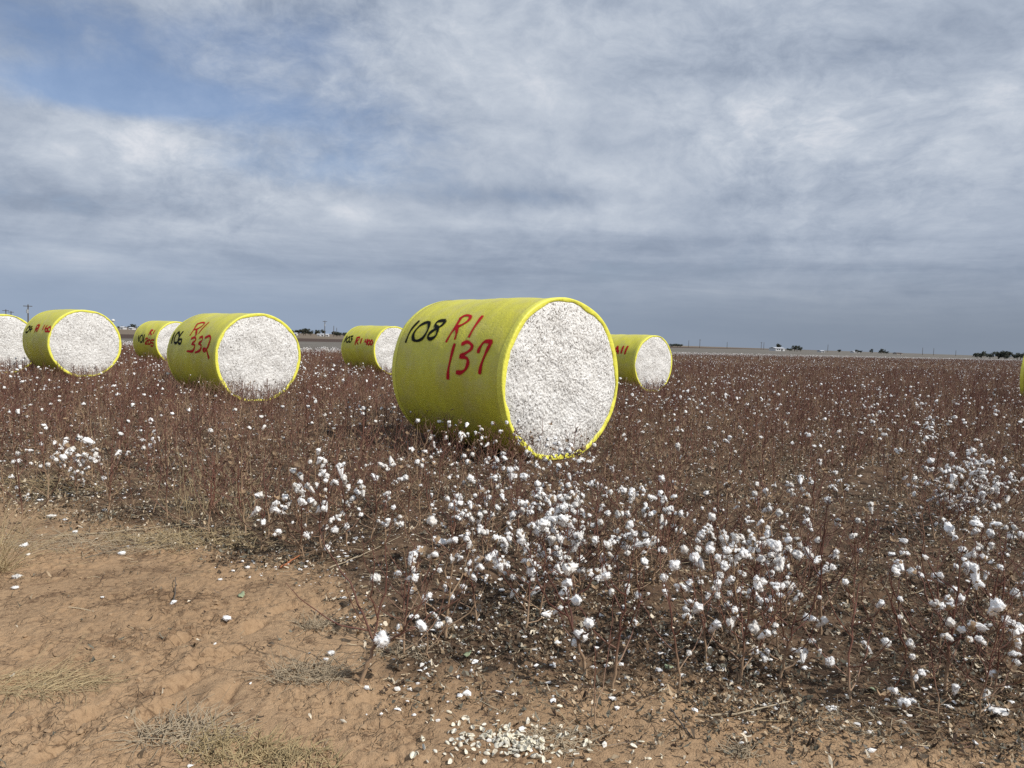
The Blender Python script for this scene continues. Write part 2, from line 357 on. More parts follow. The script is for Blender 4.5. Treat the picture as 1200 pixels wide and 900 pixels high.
# ------------------------------------------------------------------ sky, sun, camera
SUN = Vector((0.88, -0.475, 0)).normalized() * math.cos(44 * D2R) + Vector((0, 0, math.sin(44 * D2R)))
def make_world():
    w = bpy.data.worlds.new('World'); bpy.context.scene.world = w; w.use_nodes = True
    nt = w.node_tree; g = G(nt); bg = nt.nodes['Background']
    sky = nt.nodes.new('ShaderNodeTexSky'); sky.sky_type = 'NISHITA'; sky.sun_disc = False
    sky.sun_elevation = 44 * D2R; sky.sun_rotation = math.atan2(SUN.x, SUN.y); sky.air_density = 1.0; sky.dust_density = 1.2
    d = g.coord('Generated'); x, y, z = g.sep(d)
    zz = g.m('MAXIMUM', z, 0.0)
    inv = g.m('DIVIDE', 1.0, g.m('ADD', zz, 0.20))
    p = g.comb(g.m('MULTIPLY', x, inv), g.m('MULTIPLY', y, inv), 0.0)          # cloud deck seen in perspective
    wv = g.noise(p, 1.3, 4, 0.55, 0, True)
    pw = g.vm('ADD', p, g.vm('SCALE', g.vm('SUBTRACT', wv, (0.5, 0.5, 0.5)), 0.55))
    wd = g.vm('SCALE', g.vm('SUBTRACT', g.noise(g.vm('MULTIPLY', d, (1.0, 1.0, 1.6)), 2.6, 4, 0.6, 0, True), (0.5, 0.5, 0.5)), 0.13)
    dw = g.vm('ADD', g.vm('MULTIPLY', d, (1.0, 1.0, 1.75)), wd)
    big = g.noise(pw, 1.1, 3, 0.5)
    puff = g.noise(dw, 6.5, 12, 0.66)
    fine = g.noise(g.vm('ADD', dw, g.vm('SCALE', wd, 0.6)), 20.0, 8, 0.64)
    wisp = g.noise(pw, 3.6, 9, 0.62)
    mott = g.ss(g.noise(d, 2.4, 2), 0.36, 0.62)          # where the deck breaks up into small mottles
    # flat layered bands low down
    band = g.noise(g.comb(g.m('MULTIPLY', x, 3.4), g.m('MULTIPLY', y, 1.6), g.m('MULTIPLY', z, 26.0)), 1.5, 8, 0.62, 0.3)
    low = g.m('MULTIPLY', g.ss(z, 0.21, 0.07), 0.55)
    dens = g.m('ADD', g.m('ADD', g.m('MULTIPLY', big, 0.26), g.m('MULTIPLY', puff, 0.62)), g.m('MULTIPLY', wisp, 0.16))
    dens = g.m('ADD', dens, g.m('MULTIPLY', g.m('MULTIPLY', fine, g.m('ADD', 0.45, g.m('MULTIPLY', mott, 0.9))), 0.56))
    dens = g.m('SUBTRACT', dens, g.m('ADD', g.m('MULTIPLY', mott, 0.252), 0.035))
    dens = g.m('ADD', g.m('MULTIPLY', dens, g.m('SUBTRACT', 1.0, low)), g.m('MULTIPLY', low, g.m('MULTIPLY', band, 1.20)))
    def lump(u, v, su, sv):     # a soft patch of cloud in one direction of the sky
        q = Vector(RC @ np.array([(u - 600) / F_PX, -(v - 450) / F_PX, -1.0])).normalized()
        az, el = math.atan2(q.x, q.y), q.z
        A = g.m('DIVIDE', g.m('SUBTRACT', g.m('ARCTAN2', x, y), az), su); B = g.m('DIVIDE', g.m('SUBTRACT', z, el), sv)
        r2 = g.m('ADD', g.m('MULTIPLY', A, A), g.m('MULTIPLY', B, B))
        return g.m('POWER', 2.718, g.m('MULTIPLY', r2, -1.0))
    def total(items):
        s = None
        for wgt, *a in items:
            t = g.m('MULTIPLY', lump(*a), wgt); s = t if s is None else g.m('ADD', s, t)
        return s
    lumps = total([(0.09, 398, 246, .030, .010), (0.08, 432, 258, .035, .009), (0.08, 376, 232, .014, .005), (0.09, 215, 292, .06, .010), (0.12, 62, 312, .06, .010), (0.08, 110, 302, .05, .008), (0.07, 520, 262, .05, .009), (0.08, 195, 260, .05, .008), (0.20, 165, 168, .12, .030), (0.16, 405, 250, .10, .026), (0.12, 215, 262, .10, .02), (0.10, 60, 308, .10, .02), (0.12, 690, 250, .12, .03),
                   (0.14, 640, 90, .20, .06), (0.10, 1080, 110, .25, .07), (0.09, 880, 170, .2, .05), (-0.22, 110, 240, .16, .016), (-0.20, 620, 232, .16, .014),
                   (-0.16, 780, 285, .25, .014), (-0.14, 1000, 315, .4, .02), (-0.16, 60, 20, .25, .05), (-0.10, 1000, 60, .35, .03), (0.10, 330, 80, .16, .04), (-.10, 560, 320, .4, .02)])
    val = g.m('ADD', g.m('SUBTRACT', dens, 0.605), lumps)
    cr = nt.nodes.new('ShaderNodeValToRGB'); e = cr.color_ramp
    e.elements[0].position = 0.0; e.elements[0].color = (0.232, 0.282, 0.372, 1)
    e.elements[1].position = 1.0; e.elements[1].color = (0.74, 0.77, 0.83, 1)
    for ps, c in ((0.28, (0.325, 0.385, 0.490)), (0.52, (0.435, 0.497, 0.600)), (0.76, (0.565, 0.622, 0.710))):
        k = e.elements.new(ps); k.color = (*c, 1)
    g.put(cr.inputs[0], g.m('ADD', g.m('MULTIPLY', val, 1.5), 0.52))
    cloud = cr.outputs[0]
    # clear gaps, mostly to the left
    gaps = total([(0.62, 190, 116, .09, .022), (0.44, 70, 104, .10, .020), (0.26, 330, 195, .20, .035), (0.32, 290, 45, .24, .05), (0.30, 340, 125, .12, .03), (0.22, 470, 170, .16, .05), (0.18, 100, 60, .2, .04), (0.15, 960, 172, .12, .03)])
    thin = g.m('SUBTRACT', g.m('ADD', gaps, g.m('MULTIPLY', g.m('SUBTRACT', 0.50, puff), 0.9)), g.m('MULTIPLY', lumps, 0.9))
    gap = g.m('MULTIPLY', g.ss(thin, 0.08, 0.62), 0.72)
    # even grey-blue veil down to the horizon, darker towards the right
    az = g.m('ARCTAN2', x, y)
    hor = g.mix(g.ss(az, -0.55, 0.62), (0.320, 0.400, 0.530), (0.232, 0.278, 0.350))
    veil = g.ss(z, 0.135, 0.015)
    cloud = g.mix(g.m('MULTIPLY', veil, 0.93), cloud, hor)
    gap = g.m('MULTIPLY', gap, g.m('SUBTRACT', 1.0, veil))
    cl10 = g.vm('SCALE', cloud, 10.0)
    skyc = g.vm('MULTIPLY', sky.outputs[0], (1.05, 1.10, 1.25))
    g.put(bg.inputs['Color'], g.mix(gap, cl10, skyc)); bg.inputs['Strength'].default_value = 0.1
make_world()
sl = bpy.data.lights.new('sun', 'SUN'); sl.energy = 4.4; sl.angle = 0.6 * D2R; sl.color = (1.0, 0.955, 0.89)
so = bpy.data.objects.new('sun', sl); C.objects.link(so); so.rotation_mode = 'QUATERNION'; so.rotation_quaternion = SUN.to_track_quat('Z', 'Y'); so.location = (30, -10, 40)
cam = bpy.data.cameras.new('camera'); co_ = bpy.data.objects.new('camera', cam); C.objects.link(co_)
cam.sensor_fit = 'HORIZONTAL'; cam.sensor_width = 36; cam.lens = 36 * F_PX / 1200; cam.clip_start = 0.05; cam.clip_end = 20000
co_.matrix_world = Matrix.Translation((0, 0, EYE)) @ camera_matrix().to_4x4()
S = bpy.context.scene; S.camera = co_
S.view_settings.view_transform = 'Standard'; S.view_settings.look = 'None'; S.view_settings.exposure = -0.08; S.view_settings.gamma = 1.0; S.view_settings.use_curve_mapping = False
S.render.engine = 'CYCLES'
S.cycles.use_denoising = False; S.cycles.max_bounces = 6; S.cycles.diffuse_bounces = 3; S.cycles.transparent_max_bounces = 12
S.cycles.use_adaptive_sampling = False

# ------------------------------------------------------------------ ground sheet
def axis(lo, hi, step, far, grow=1.13):
    a = list(np.arange(lo, hi + 1e-6, step)); s = step; x = a[-1]; up = []
    while x < far: s *= grow; x += s; up.append(x)
    s = step; x = a[0]; dn = []
    while x > -far: s *= grow; x -= s; dn.append(x)
    return np.array(dn[::-1] + a + up)
def make_ground():
    xs = axis(-4.2, 3.6, 0.0105, 7000, 1.12); ys = axis(2.2, 5.4, 0.0105, 7000, 1.035)
    X, Y = np.meshgrid(xs, ys); X = X.ravel(); Y = Y.ravel()
    Z = terrain(X, Y)
    nx, ny = len(xs), len(ys)
    i = np.arange(ny - 1)[:, None] * nx; j = np.arange(nx - 1)[None, :]
    Q = np.stack([i + j, i + j + 1, i + nx + j + 1, i + nx + j], -1).reshape(-1, 4)
    e = Y - edge_near(X) + 0.45 * fbm(X * 1.5, Y * 1.5, 3)
    fld = sstep(-0.25, 0.45, e)
    bey = sstep(-1.5, 1.0, Y - edge_far(X)) * (Y > 20)
    me = mesh_from('ground', np.stack([X, Y, Z], 1), Q, ['soil'], smooth=True, attrs={'field': fld, 'beyond': bey})
    tag(obj('ground', me), 'tan soil track and darker brown field soil reaching to the horizon', kind='structure')
make_ground()

# ------------------------------------------------------------------ cotton bales
MARKS = {6: [('black','108',[[(2.371,2.405),(2.414,2.555),(2.419,2.741)],[(2.12,2.423),(2.248,2.477),(2.299,2.602),(2.247,2.693),(2.137,2.713),(2.007,2.673),(1.97,2.565),(2.023,2.466),(2.12,2.423)],[(1.708,2.384),(1.853,2.403),(1.853,2.474),(1.732,2.53),(1.685,2.637),(1.776,2.683),(1.87,2.663),(1.864,2.595),(1.769,2.531),(1.685,2.464),(1.685,2.393)]]),('red','R1',[[(1.366,2.327),(1.334,2.493),(1.38,2.71)],[(1.393,2.346),(1.304,2.298),(1.163,2.317),(1.13,2.391),(1.216,2.468),(1.326,2.501)],[(1.31,2.493),(1.227,2.57),(1.192,2.671)],[(0.898,2.308),(0.889,2.424),(0.893,2.637)]]),('red','137',[[(1.156,2.739),(1.16,2.908),(1.184,3.071),(1.187,-3.107)],[(0.984,2.734),(0.878,2.705),(0.764,2.742),(0.755,2.793),(0.84,2.847),(0.935,2.888),(0.79,2.907),(0.747,2.967),(0.784,3.04),(0.879,3.081),(0.993,3.086)],[(0.584,2.826),(0.575,2.763),(0.512,2.69),(0.366,2.686)],[(0.366,2.686),(0.414,2.821),(0.462,2.967),(0.469,3.073)]])],4: [('black','106',[[(2.988,2.608),(2.873,2.891)],[(2.719,2.603),(2.789,2.751),(2.693,2.867),(2.511,2.863),(2.493,2.725),(2.719,2.603)],[(2.436,2.576),(2.499,2.765),(2.389,2.879),(2.21,2.875),(2.26,2.788),(2.438,2.792)]]),('red','R1',[[(1.96,2.326),(1.833,2.5),(1.844,2.672)],[(1.956,2.353),(1.706,2.279),(1.492,2.348),(1.625,2.473),(1.787,2.508)],[(1.684,2.497),(1.457,2.665)],[(1.283,2.292),(1.354,2.61)]]),('red','332',[[(1.678,2.748),(1.462,2.716),(1.33,2.79),(1.49,2.869),(1.281,2.907),(1.366,3.034),(1.718,3.045)],[(1.162,2.718),(1.013,2.696),(0.939,2.789),(1.08,2.847),(0.896,2.897),(0.914,3.003),(1.207,3.065)],[(0.812,2.711),(0.599,2.668),(0.476,2.749),(0.498,2.922),(0.638,3.023),(0.736,2.97),(0.563,2.976),(0.333,-3.127)]])],3: [('black','101',[[(1.909,2.845),(1.839,-3.14)],[(1.655,2.84),(1.745,2.993),(1.633,-3.123),(1.414,3.096),(1.462,2.874),(1.655,2.84)],[(1.299,2.794),(1.258,-3.132)]]),('red','R1',[[(0.891,2.518),(0.873,2.801)],[(0.9,2.536),(0.704,2.559),(0.799,2.663),(0.595,2.795)],[(0.512,2.529),(0.478,2.738)]]),('red','205',[[(1.092,3.016),(0.964,2.954),(0.855,3.025),(1.096,-3.064),(0.829,-3.056)],[(0.673,3.021),(0.821,3.14),(0.748,-3.044),(0.539,-3.136),(0.673,3.021)],[(0.224,3.032),(0.469,3.038),(0.489,-3.137),(0.292,-3.106),(0.354,-2.975),(0.563,-2.991)]])],2: [('black','04',[[(2.116,2.669),(2.237,2.757),(2.189,2.866),(2.004,2.836),(1.96,2.739),(2.116,2.669)],[(1.905,2.666),(1.938,2.772),(1.676,2.757)],[(1.821,2.665),(1.778,2.846)]]),('red','R1',[[(1.377,2.63),(1.34,2.843)],[(1.392,2.645),(1.241,2.614),(1.174,2.727),(1.317,2.743),(1.133,2.835)],[(1.136,2.612),(1.067,2.82)]]),('red','160',[[(0.723,2.607),(0.677,2.761)],[(0.462,2.618),(0.502,2.731),(0.336,2.808),(0.197,2.78),(0.319,2.714),(0.467,2.738)],[(0.196,2.657),(0.268,2.727),(0.119,2.805),(-0.018,2.776),(0.098,2.684),(0.196,2.657)]])],5: [('black','103',[[(2.512,2.576),(2.511,2.853)],[(2.295,2.62),(2.411,2.74),(2.334,2.858),(2.194,2.802),(2.248,2.643),(2.295,2.62)],[(2.19,2.594),(2.032,2.581),(2.064,2.687),(1.938,2.739),(1.994,2.85),(2.126,2.844)]]),('red','R1',[[(1.562,2.629),(1.562,2.958)],[(1.624,2.654),(1.398,2.625),(1.388,2.74),(1.523,2.787),(1.321,2.931)],[(1.155,2.667),(1.134,2.885)]]),('red','400',[[(0.836,2.705),(0.803,2.814),(0.576,2.787)],[(0.694,2.679),(0.622,2.934)],[(0.541,2.721),(0.591,2.83),(0.478,2.931),(0.405,2.846),(0.541,2.721)],[(0.343,2.716),(0.369,2.824),(0.287,2.926),(0.2,2.841),(0.343,2.716)]])],7: [('red','411',[[(1.122,2.516),(1.162,2.728),(0.955,2.721)],[(1.137,2.528),(0.958,2.818)],[(0.819,2.519),(0.805,2.797)],[(0.603,2.501),(0.603,2.822)]])]}
RB = 1.15
def bale_radius(s, th, seed, L):
    """Radius of the wrap at distance s behind the front face and angle th (0 = the side at +a, pi/2 = top)."""
    ph = seed * 1.7
    r = RB * (1 + 0.007 * np.sin(2 * th + ph) + 0.004 * np.sin(3 * th + 2 * ph) + 0.003 * np.sin(5 * th + ph + 1.5 * s))
    r = r + 0.010 * np.sin(s / L * math.pi) + 0.006 * np.sin(s * 4.1 + ph) * np.sin(th * 2 + ph) + 0.0035 * np.sin(s * 9 + 3 * np.sin(th * 3 + ph))
    tq = np.mod(np.asarray(th) + math.pi / 2, 2 * math.pi)
    s_ = np.asarray(s) + 0 * tq
    r = r + 0.012 * (vnoise(s_ * 2.3 + 11 * seed, tq * 2.2) - .5) + 0.007 * (vnoise(s_ * 5.5 + 3 * seed, tq * 3.6 + 20) - .5) + 0.004 * (vnoise(s_ * 13 + seed, tq * 6 + 50) - .5)
    sn = np.sin(th)
    floor = -(RB - 0.035)
    lim = np.where(sn < -1e-3, floor / np.minimum(sn, -1e-3), 1e9)
    return np.minimum(r, lim)
def bale_point(s, th, seed, L, off=0.0):
    r = bale_radius(s, th, seed, L) + off
    return np.stack([-np.asarray(s, float) + 0 * r, np.cos(th) * r, np.sin(th) * r + RB], -1)    # local x = axis, front towards +x
def make_bale(key, idx, label):
    bx, by, ph, z0, L = BALES[key]
    # local +x -> world (sin ph, -cos ph); local +y -> world (cos ph, sin ph)
    root = thing('cotton_bale', label, 'cotton bale', (bx, by, z0), ph - math.pi / 2, 'round cotton bales in yellow plastic wrap')
    nT = 160
    th = np.arange(nT) * 2 * math.pi / nT - math.pi / 2
    def grid(ss, rr=None):
        return None
    def loft(rings):
        V = np.concatenate(rings); n = len(rings)
        i = np.arange(n - 1)[:, None] * nT; j = np.arange(nT)[None, :]; k = (j + 1) % nT
        return V, np.stack([i + j, i + k, i + nT + k, i + nT + j], -1).reshape(-1, 4)
    ss = np.linspace(0.03, L - 0.03, 56)
    V, Q = loft([bale_point(np.full(nT, s), th, idx, L) for s in ss])
    obj('wrap', mesh_from('wrap', V, Q, ['wrap'], smooth=True), root)
    wob = 0.012 * (vnoise(th * 9 + 5, th * 0 + idx) - .5) + 0.010 * np.sin(3 * th + idx) + 0.007 * np.sin(7 * th + 2 * idx) + 0.006 * np.sin(13 * th + idx) + 0.004 * np.sin(29 * th)
    for front in (True, False):
        s0 = 0.0 if front else L; sg = 1 if front else -1
        if not front: wob = np.roll(wob, 37)
        def ring(inset, back):
            s = np.full(nT, s0 + sg * back); p = bale_point(s, th, idx, L); c = np.array([0, 0, RB])
            v = p.copy(); q = v[:, 1:] - c[1:]; ln = np.linalg.norm(q, axis=1)
            v[:, 1:] = c[1:] + q * ((ln - inset) / ln)[:, None]; return v
        # rounded lip of the wrap folded over the end
        rings = [ring(-0.003, 0.11), ring(-0.005, 0.05), ring(-0.004, 0.016), ring(0.002, 0.004), ring(0.012, 0.0), ring(0.052 + wob * 0.8, 0.002 + .3 * np.abs(wob)), ring(0.068 + wob * 1.3, 0.010 + .4 * np.abs(wob)), ring(0.072 + wob * 1.3, 0.05)]
        V, Q = loft(rings)
        if not front: Q = Q[:, ::-1]
        obj('wrap_lip', mesh_from('wrap_lip', V, Q, ['lip'], smooth=True), root)
        # cotton end, lumpy, set slightly inside the lip
        nR = 120 if key == 'main' else 70; rr = np.linspace(0, 1, nR + 1)[1:] ** 0.8
        R0 = bale_radius(np.full(nT, s0), th, idx, L) - 0.045
        nT2 = 420 if key == 'main' else 260; th2 = np.arange(nT2) * 2 * math.pi / nT2 - math.pi / 2
        R2 = np.interp(th2, np.append(th, 1.5 * math.pi), np.append(R0, R0[0]))
        ring_v = []
        for r in rr:
            y = np.cos(th2) * R2 * r; z = np.sin(th2) * R2 * r
            q = np.stack([y * 9 + idx * 7, z * 9, np.full(nT2, 3.3 * idx)], 1)
            h = 0.050 * (vnoise3(q * 0.35 + 4) - 0.5) + 0.012 * (vnoise3(q) - 0.5) + 0.014 * (vnoise3(q * 2.6 + 9) - 0.5) + 0.016 * (vnoise3(q * 5.5 + 2) - 0.5)
            xx = sg * (0.012 + 0.03 * (1 - r ** 2) + h * (1 - r ** 12) - 0.035 * r ** 10) - (0 if front else L)
            ring_v.append(np.stack([xx, y, z + RB], 1))
        V = np.concatenate(ring_v + [np.array([[sg * 0.045 - (0 if front else L), 0, RB]])])
        i = np.arange(nR - 1)[:, None] * nT2; j = np.arange(nT2)[None, :]; k = (j + 1) % nT2
        Q = np.stack([i + j, i + nT2 + j, i + nT2 + k, i + k], -1).reshape(-1, 4)
        T = np.stack([np.full(nT2, len(V) - 1), np.arange(nT2), (np.arange(nT2) + 1) % nT2], 1)
        if not front: Q = Q[:, ::-1]; T = T[:, ::-1]
        obj('cotton_end', mesh_from('cotton_end', V, [Q, T], ['pressed'], smooth=True), root)
    return root, L
def paint_number(root, L, idx, colour, strokes, width):
    parts, core = [], []
    strokes = [[(s, t if t > 0 else t + 2 * math.pi) for s, t in st] for st in strokes]
    for st in strokes:
        st = np.array(st, float)
        # smooth the stroke (Catmull-Rom), then lay a soft-edged ribbon on the wrap
        P = np.concatenate([[2 * st[0] - st[1]], st, [2 * st[-1] - st[-2]]])
        if np.allclose(st[0], st[-1]): P[0] = st[-2]; P[-1] = st[1]
        pts = []
        for k in range(1, len(P) - 2):
            for t in np.linspace(0, 1, 8, endpoint=False):
                a, b, c, d = P[k - 1:k + 3]
                pts.append(0.5 * (2 * b + (c - a) * t + (2 * a - 5 * b + 4 * c - d) * t * t + (3 * b - a - 3 * c + d) * t ** 3))
        pts.append(P[-2]); pts = np.array(pts)
        m2 = pts * np.array([1, RB])                       # metres on the unrolled wrap
        tn = np.gradient(m2, axis=0); tn /= np.linalg.norm(tn, axis=1)[:, None] + 1e-9
        m2 = np.concatenate([[m2[0] - tn[0] * width * .6], m2, [m2[-1] + tn[-1] * width * .6]])
        tn = np.concatenate([tn[:1], tn, tn[-1:]])
        nr = np.stack([-tn[:, 1], tn[:, 0]], 1)
        offs = np.array([-1.9, -0.95, -0.45, 0.45, 0.95, 1.9]); al = np.array([0, 0.24, 1, 1, 0.24, 0])
        n = len(m2); w = width * (1 + 0.25 * np.sin(np.arange(n) * 0.35))
        G_ = m2[:, None, :] + nr[:, None, :] * (offs[None, :] * w[:, None])[..., None]
        s = G_[..., 0].ravel(); th = (G_[..., 1] / RB).ravel()
        lift = 0.005 + 0.0008 * len(parts)
        V = bale_point(s, th, idx, L, lift)
        i = np.arange(n - 1)[:, None] * 6; j = np.arange(5)[None, :]
        Q = np.stack([i + j, i + j + 1, i + 7 + j, i + 6 + j], -1).reshape(-1, 4)
        A = np.repeat(al[None, :], n, 0); A[0] = 0; A[-1] = 0
        parts.append((V, Q)); core.append(A.ravel())
    V, Fs = merge(parts)
    obj('painted_number', mesh_from('painted_number', V, Fs, [colour], smooth=True, attrs={'core': np.concatenate(core)}), root)
BALE_LABELS = {
    'main': (6, 'largest and nearest yellow bale, sprayed 108 in black and R1 137 in red'),
    'mid': (4, 'yellow bale sprayed 106 in black and R1 332 in red, second largest in view'),
    'west': (2, 'yellow bale sprayed R1 160 in small red figures, beside the cropped bale at the left'),
    'edge': (1, 'leftmost yellow bale, cut off by the picture edge, no figures on it visible'),
    'far': (3, 'small yellow bale sprayed 101 and 205, partly hidden behind the bale marked 106'),
    'back': (5, 'yellow bale sprayed 103 and R1 400, partly hidden behind the largest bale at its left'),
    'east': (7, 'yellow bale sprayed 411 in red, standing right behind the largest bale'),
    'rim': (8, 'yellow bale at the right picture edge of which only a sliver shows')}
for key, (idx, label) in BALE_LABELS.items():
    root, L = make_bale(key, idx, label)
    for colour, word, strokes in MARKS.get(idx, []):
        wd = {6: 0.032, 4: 0.036, 2: 0.036, 3: 0.045, 5: 0.045, 7: 0.045}[idx]
        paint_number(root, L, idx, colour, strokes, wd)
# ------------------------------------------------------------------ cotton plants
def gen_plant(rng, h, nb, nseg, bseg, sides, thick=1.0, twigs=True, low=0.10, spread=1.0):
    """A stripped cotton stalk -> verts, faces, tint, attachment points [(pos, dir)]."""
    lines = []; att = []
    t = np.linspace(0, 1, nseg + 1)
    az0 = rng.uniform(0, 2 * math.pi); lean = rng.normal(0, 0.11)
    wob = np.cumsum(rng.normal(0, 0.020, (nseg + 1, 2)), 0) * h * (5.0 / nseg) ** 0.5
    main = np.stack([wob[:, 0] + lean * h * t * math.cos(az0), wob[:, 1] + lean * h * t * math.sin(az0), t * h - 0.02], 1); main[0, :2] = 0
    r0 = 0.0062 * (h / 0.65) ** 0.5 * rng.uniform(.8, 1.25)
    lines.append((main, (r0 * (1 - 0.78 * t) + 0.0006) * thick, sides))
    att.append((main[-1], np.array([0, 0, 1.0])))
    az = rng.uniform(0, 2 * math.pi)
    for k in range(nb):
        tt = low + (0.90 - low) * (k + rng.uniform(0, .8)) / nb
        az += 2.4 + rng.normal(0, 0.4)
        ln = h * (0.66 * (1 - tt) + 0.13) * rng.uniform(0.6, 1.15) * spread
        i0 = rng.uniform(0.75, 1.30) + .12 * (1 - tt); i1 = rng.uniform(0.1, 0.75)
        f = tt * nseg; a = int(min(f, nseg - 1)); p = main[a] + (main[a + 1] - main[a]) * (f - a)
        pts = [p]
        for s in range(bseg):
            inc = i0 + (i1 - i0) * (s / max(1, bseg - 1)) + rng.normal(0, .05); zz = az + (0.22 if s % 2 else -0.22) + rng.normal(0, .08)
            d = np.array([math.sin(inc) * math.cos(zz), math.sin(inc) * math.sin(zz), math.cos(inc)])
            p = p + d * ln / bseg; pts.append(p)
            if s >= 1 or bseg <= 2: att.append((p, d))
            if twigs and s >= 1 and rng.random() < 0.5:
                za = zz + rng.choice([-1, 1]) * rng.uniform(.6, 1.2); ia = rng.uniform(.5, 1.2)
                dd = np.array([math.sin(ia) * math.cos(za), math.sin(ia) * math.sin(za), math.cos(ia)]); q = p + dd * rng.uniform(.025, .07)
                lines.append((np.array([p, (p + q) / 2 + rng.normal(0, .003, 3), q]), np.array([.0016, .0013, .0009]) * thick, 3)); att.append((q, dd))
        rb = r0 * (0.60 - 0.25 * tt)
        lines.append((np.array(pts), np.linspace(rb, rb * 0.32 + 0.0005, bseg + 1) * thick, max(3, sides - 1)))
    parts = [tube(*l) for l in lines]
    V, Fs = merge(parts)
    return V, np.concatenate(Fs), np.clip(V[:, 2] / 0.65, 0, 1), att

def boll_shape(rng, sub, droop=False, r=0.033):
    V, Fc = ico(sub)
    nl = rng.integers(4, 6); a0 = rng.uniform(0, 6.28)
    lob = []
    for k in range(nl):
        a = a0 + 2 * math.pi * k / nl + rng.normal(0, .15); th = rng.uniform(.65, 1.25)
        lob.append([math.sin(th) * math.cos(a), math.sin(th) * math.sin(a), math.cos(th)])
    lob.append([0, 0, rng.choice([0.6, 1.0])]); lob = np.array(lob); lob /= np.linalg.norm(lob, axis=1)[:, None]
    ang = np.arccos(np.clip(V @ lob.T, -1, 1)); m = np.exp(-(ang / 0.50) ** 2)
    sz = rng.uniform(.75, 1.15, len(lob)); mm = (m * sz).max(1)
    rad = r * rng.uniform(.9, 1.1) * (0.70 + 0.40 * mm)
    if sub >= 3:
        o = rng.uniform(0, 20, 3)
        rad = rad * (1 + 0.40 * (vnoise3(V * 2.6 + o) - .5) + 0.24 * (vnoise3(V * 8.0 + o) - .5) + 0.10 * (vnoise3(V * 19 + o) - .5))
    P = V * rad[:, None]
    P[:, 2] *= rng.uniform(.72, 1.0); P[:, 2] += r * 0.5
    if droop:
        k = np.clip(-(P[:, 2] - r * .6) / r, 0, 1); P[:, 2] -= k * r * rng.uniform(1.2, 2.4); P[:, 0] += k * r * rng.normal(0, .8); P[:, 1] += k * r * rng.normal(0, .8)
        P[:, :2] *= (1 - 0.35 * k)[:, None]
    if sub >= 4:        # loose fibres standing off the lint
        k = rng.integers(0, len(P), 420); a = P[k]; n_ = a - P.mean(0); n_ /= np.linalg.norm(n_, axis=1)[:, None]
        dr = n_ + rng.normal(0, .8, a.shape); dr /= np.linalg.norm(dr, axis=1)[:, None]; sd = np.cross(dr, rng.normal(0, 1, a.shape)); sd /= np.linalg.norm(sd, axis=1)[:, None]
        tip = a + dr * rng.uniform(.004, .016, (len(k), 1)); b0, b1 = a - n_ * .002 - sd * .0008, a - n_ * .002 + sd * .0008; o = len(P)
        P = np.concatenate([P, np.stack([b0, b1, tip], 1).reshape(-1, 3)]); Fc = np.concatenate([Fc, np.arange(len(k) * 3).reshape(-1, 3) + o])
    return P, Fc
def bur_shape(rng, r=0.030, n=None):
    """The dry open bur below the lint: four or five pointed curled bracts."""
    n = n or rng.integers(4, 6); parts = []
    for k in range(n):
        a = 2 * math.pi * k / n + rng.normal(0, .12); L = r * rng.uniform(1.0, 1.45); curl = rng.uniform(-.3, .6)
        prof = [(0.05, 0.0, .25), (.35, .10, .42), (.70, .34 + .1 * curl, .34), (1.0, .72 - .35 * curl, .03)]
        V = []
        for d, z, w in prof:
            for s in (-1, 1):
                V.append([L * d * math.cos(a) - s * w * L * math.sin(a), L * d * math.sin(a) + s * w * L * math.cos(a), L * z - 0.2 * r])
            V.append([L * d * math.cos(a), L * d * math.sin(a), L * z - 0.2 * r - 0.10 * L * w / .4])
        Fq = []
        for q in range(3):
            b = q * 3; Fq += [[b, b + 2, b + 5, b + 3], [b + 2, b + 1, b + 4, b + 5]]
        parts.append((np.array(V), np.array(Fq)))
    V, Fs = merge(parts); return V, np.concatenate(Fs)

prng = np.random.default_rng(21)
BOLLS = [mesh_from('boll', *boll_shape(prng, 4, k >= 7), ['lint'], smooth=True) for k in range(14)]
BURS = [mesh_from('bur', *bur_shape(prng), ['bur']) for k in range(5)]
STALKS = []
for k in range(20):
    V, Fq, tint, att = gen_plant(prng, 0.62, int(prng.integers(9, 16)), 9, 6, 6, low=.06, spread=1.38)
    STALKS.append((mesh_from('stalk', V, Fq, ['stalk'], smooth=True, attrs={'tint': tint}), att))
THIN = []
for k in range(6):
    V, Fq, tint, att = gen_plant(prng, 0.70, int(prng.integers(1, 4)), 10, 5, 6, low=.35, spread=.7)
    THIN.append((mesh_from('stalk', V, Fq, ['stalk'], smooth=True, attrs={'tint': tint}), att))

# how many open bolls the stripper left, by place
BLOBS = [(*ground_at(u, v, .25), r, a) for u, v, r, a in [
    (655, 665, .50, 1.0), (560, 690, .42, .8), (720, 690, .48, .9), (620, 720, .35, .8), (590, 640, .45, .7), (700, 640, .45, .7), (640, 610, .6, .4), (900, 720, .42, 1.3), (865, 665, .4, 1.0), (1165, 590, .75, 1.2), (1120, 590, .4, .9), (1030, 700, .4, .35),
    (350, 620, .55, .75), (420, 615, .4, .6), (85, 545, .42, 1.6), (1150, 780, .4, .5), (1060, 760, .3, .5), (520, 595, .6, .3), (780, 720, .5, .6), (960, 600, 1.0, .25), (680, 575, .7, .2), (1190, 700, .5, .5), (10, 590, .3, .8)]]
BARE = [(*ground_at(u, v), r) for u, v, r in [(1050, 650, .55), (1010, 600, .5), (870, 605, .6), (985, 690, .32), (440, 690, .45), (1075, 720, .3), (760, 800, .25)]]
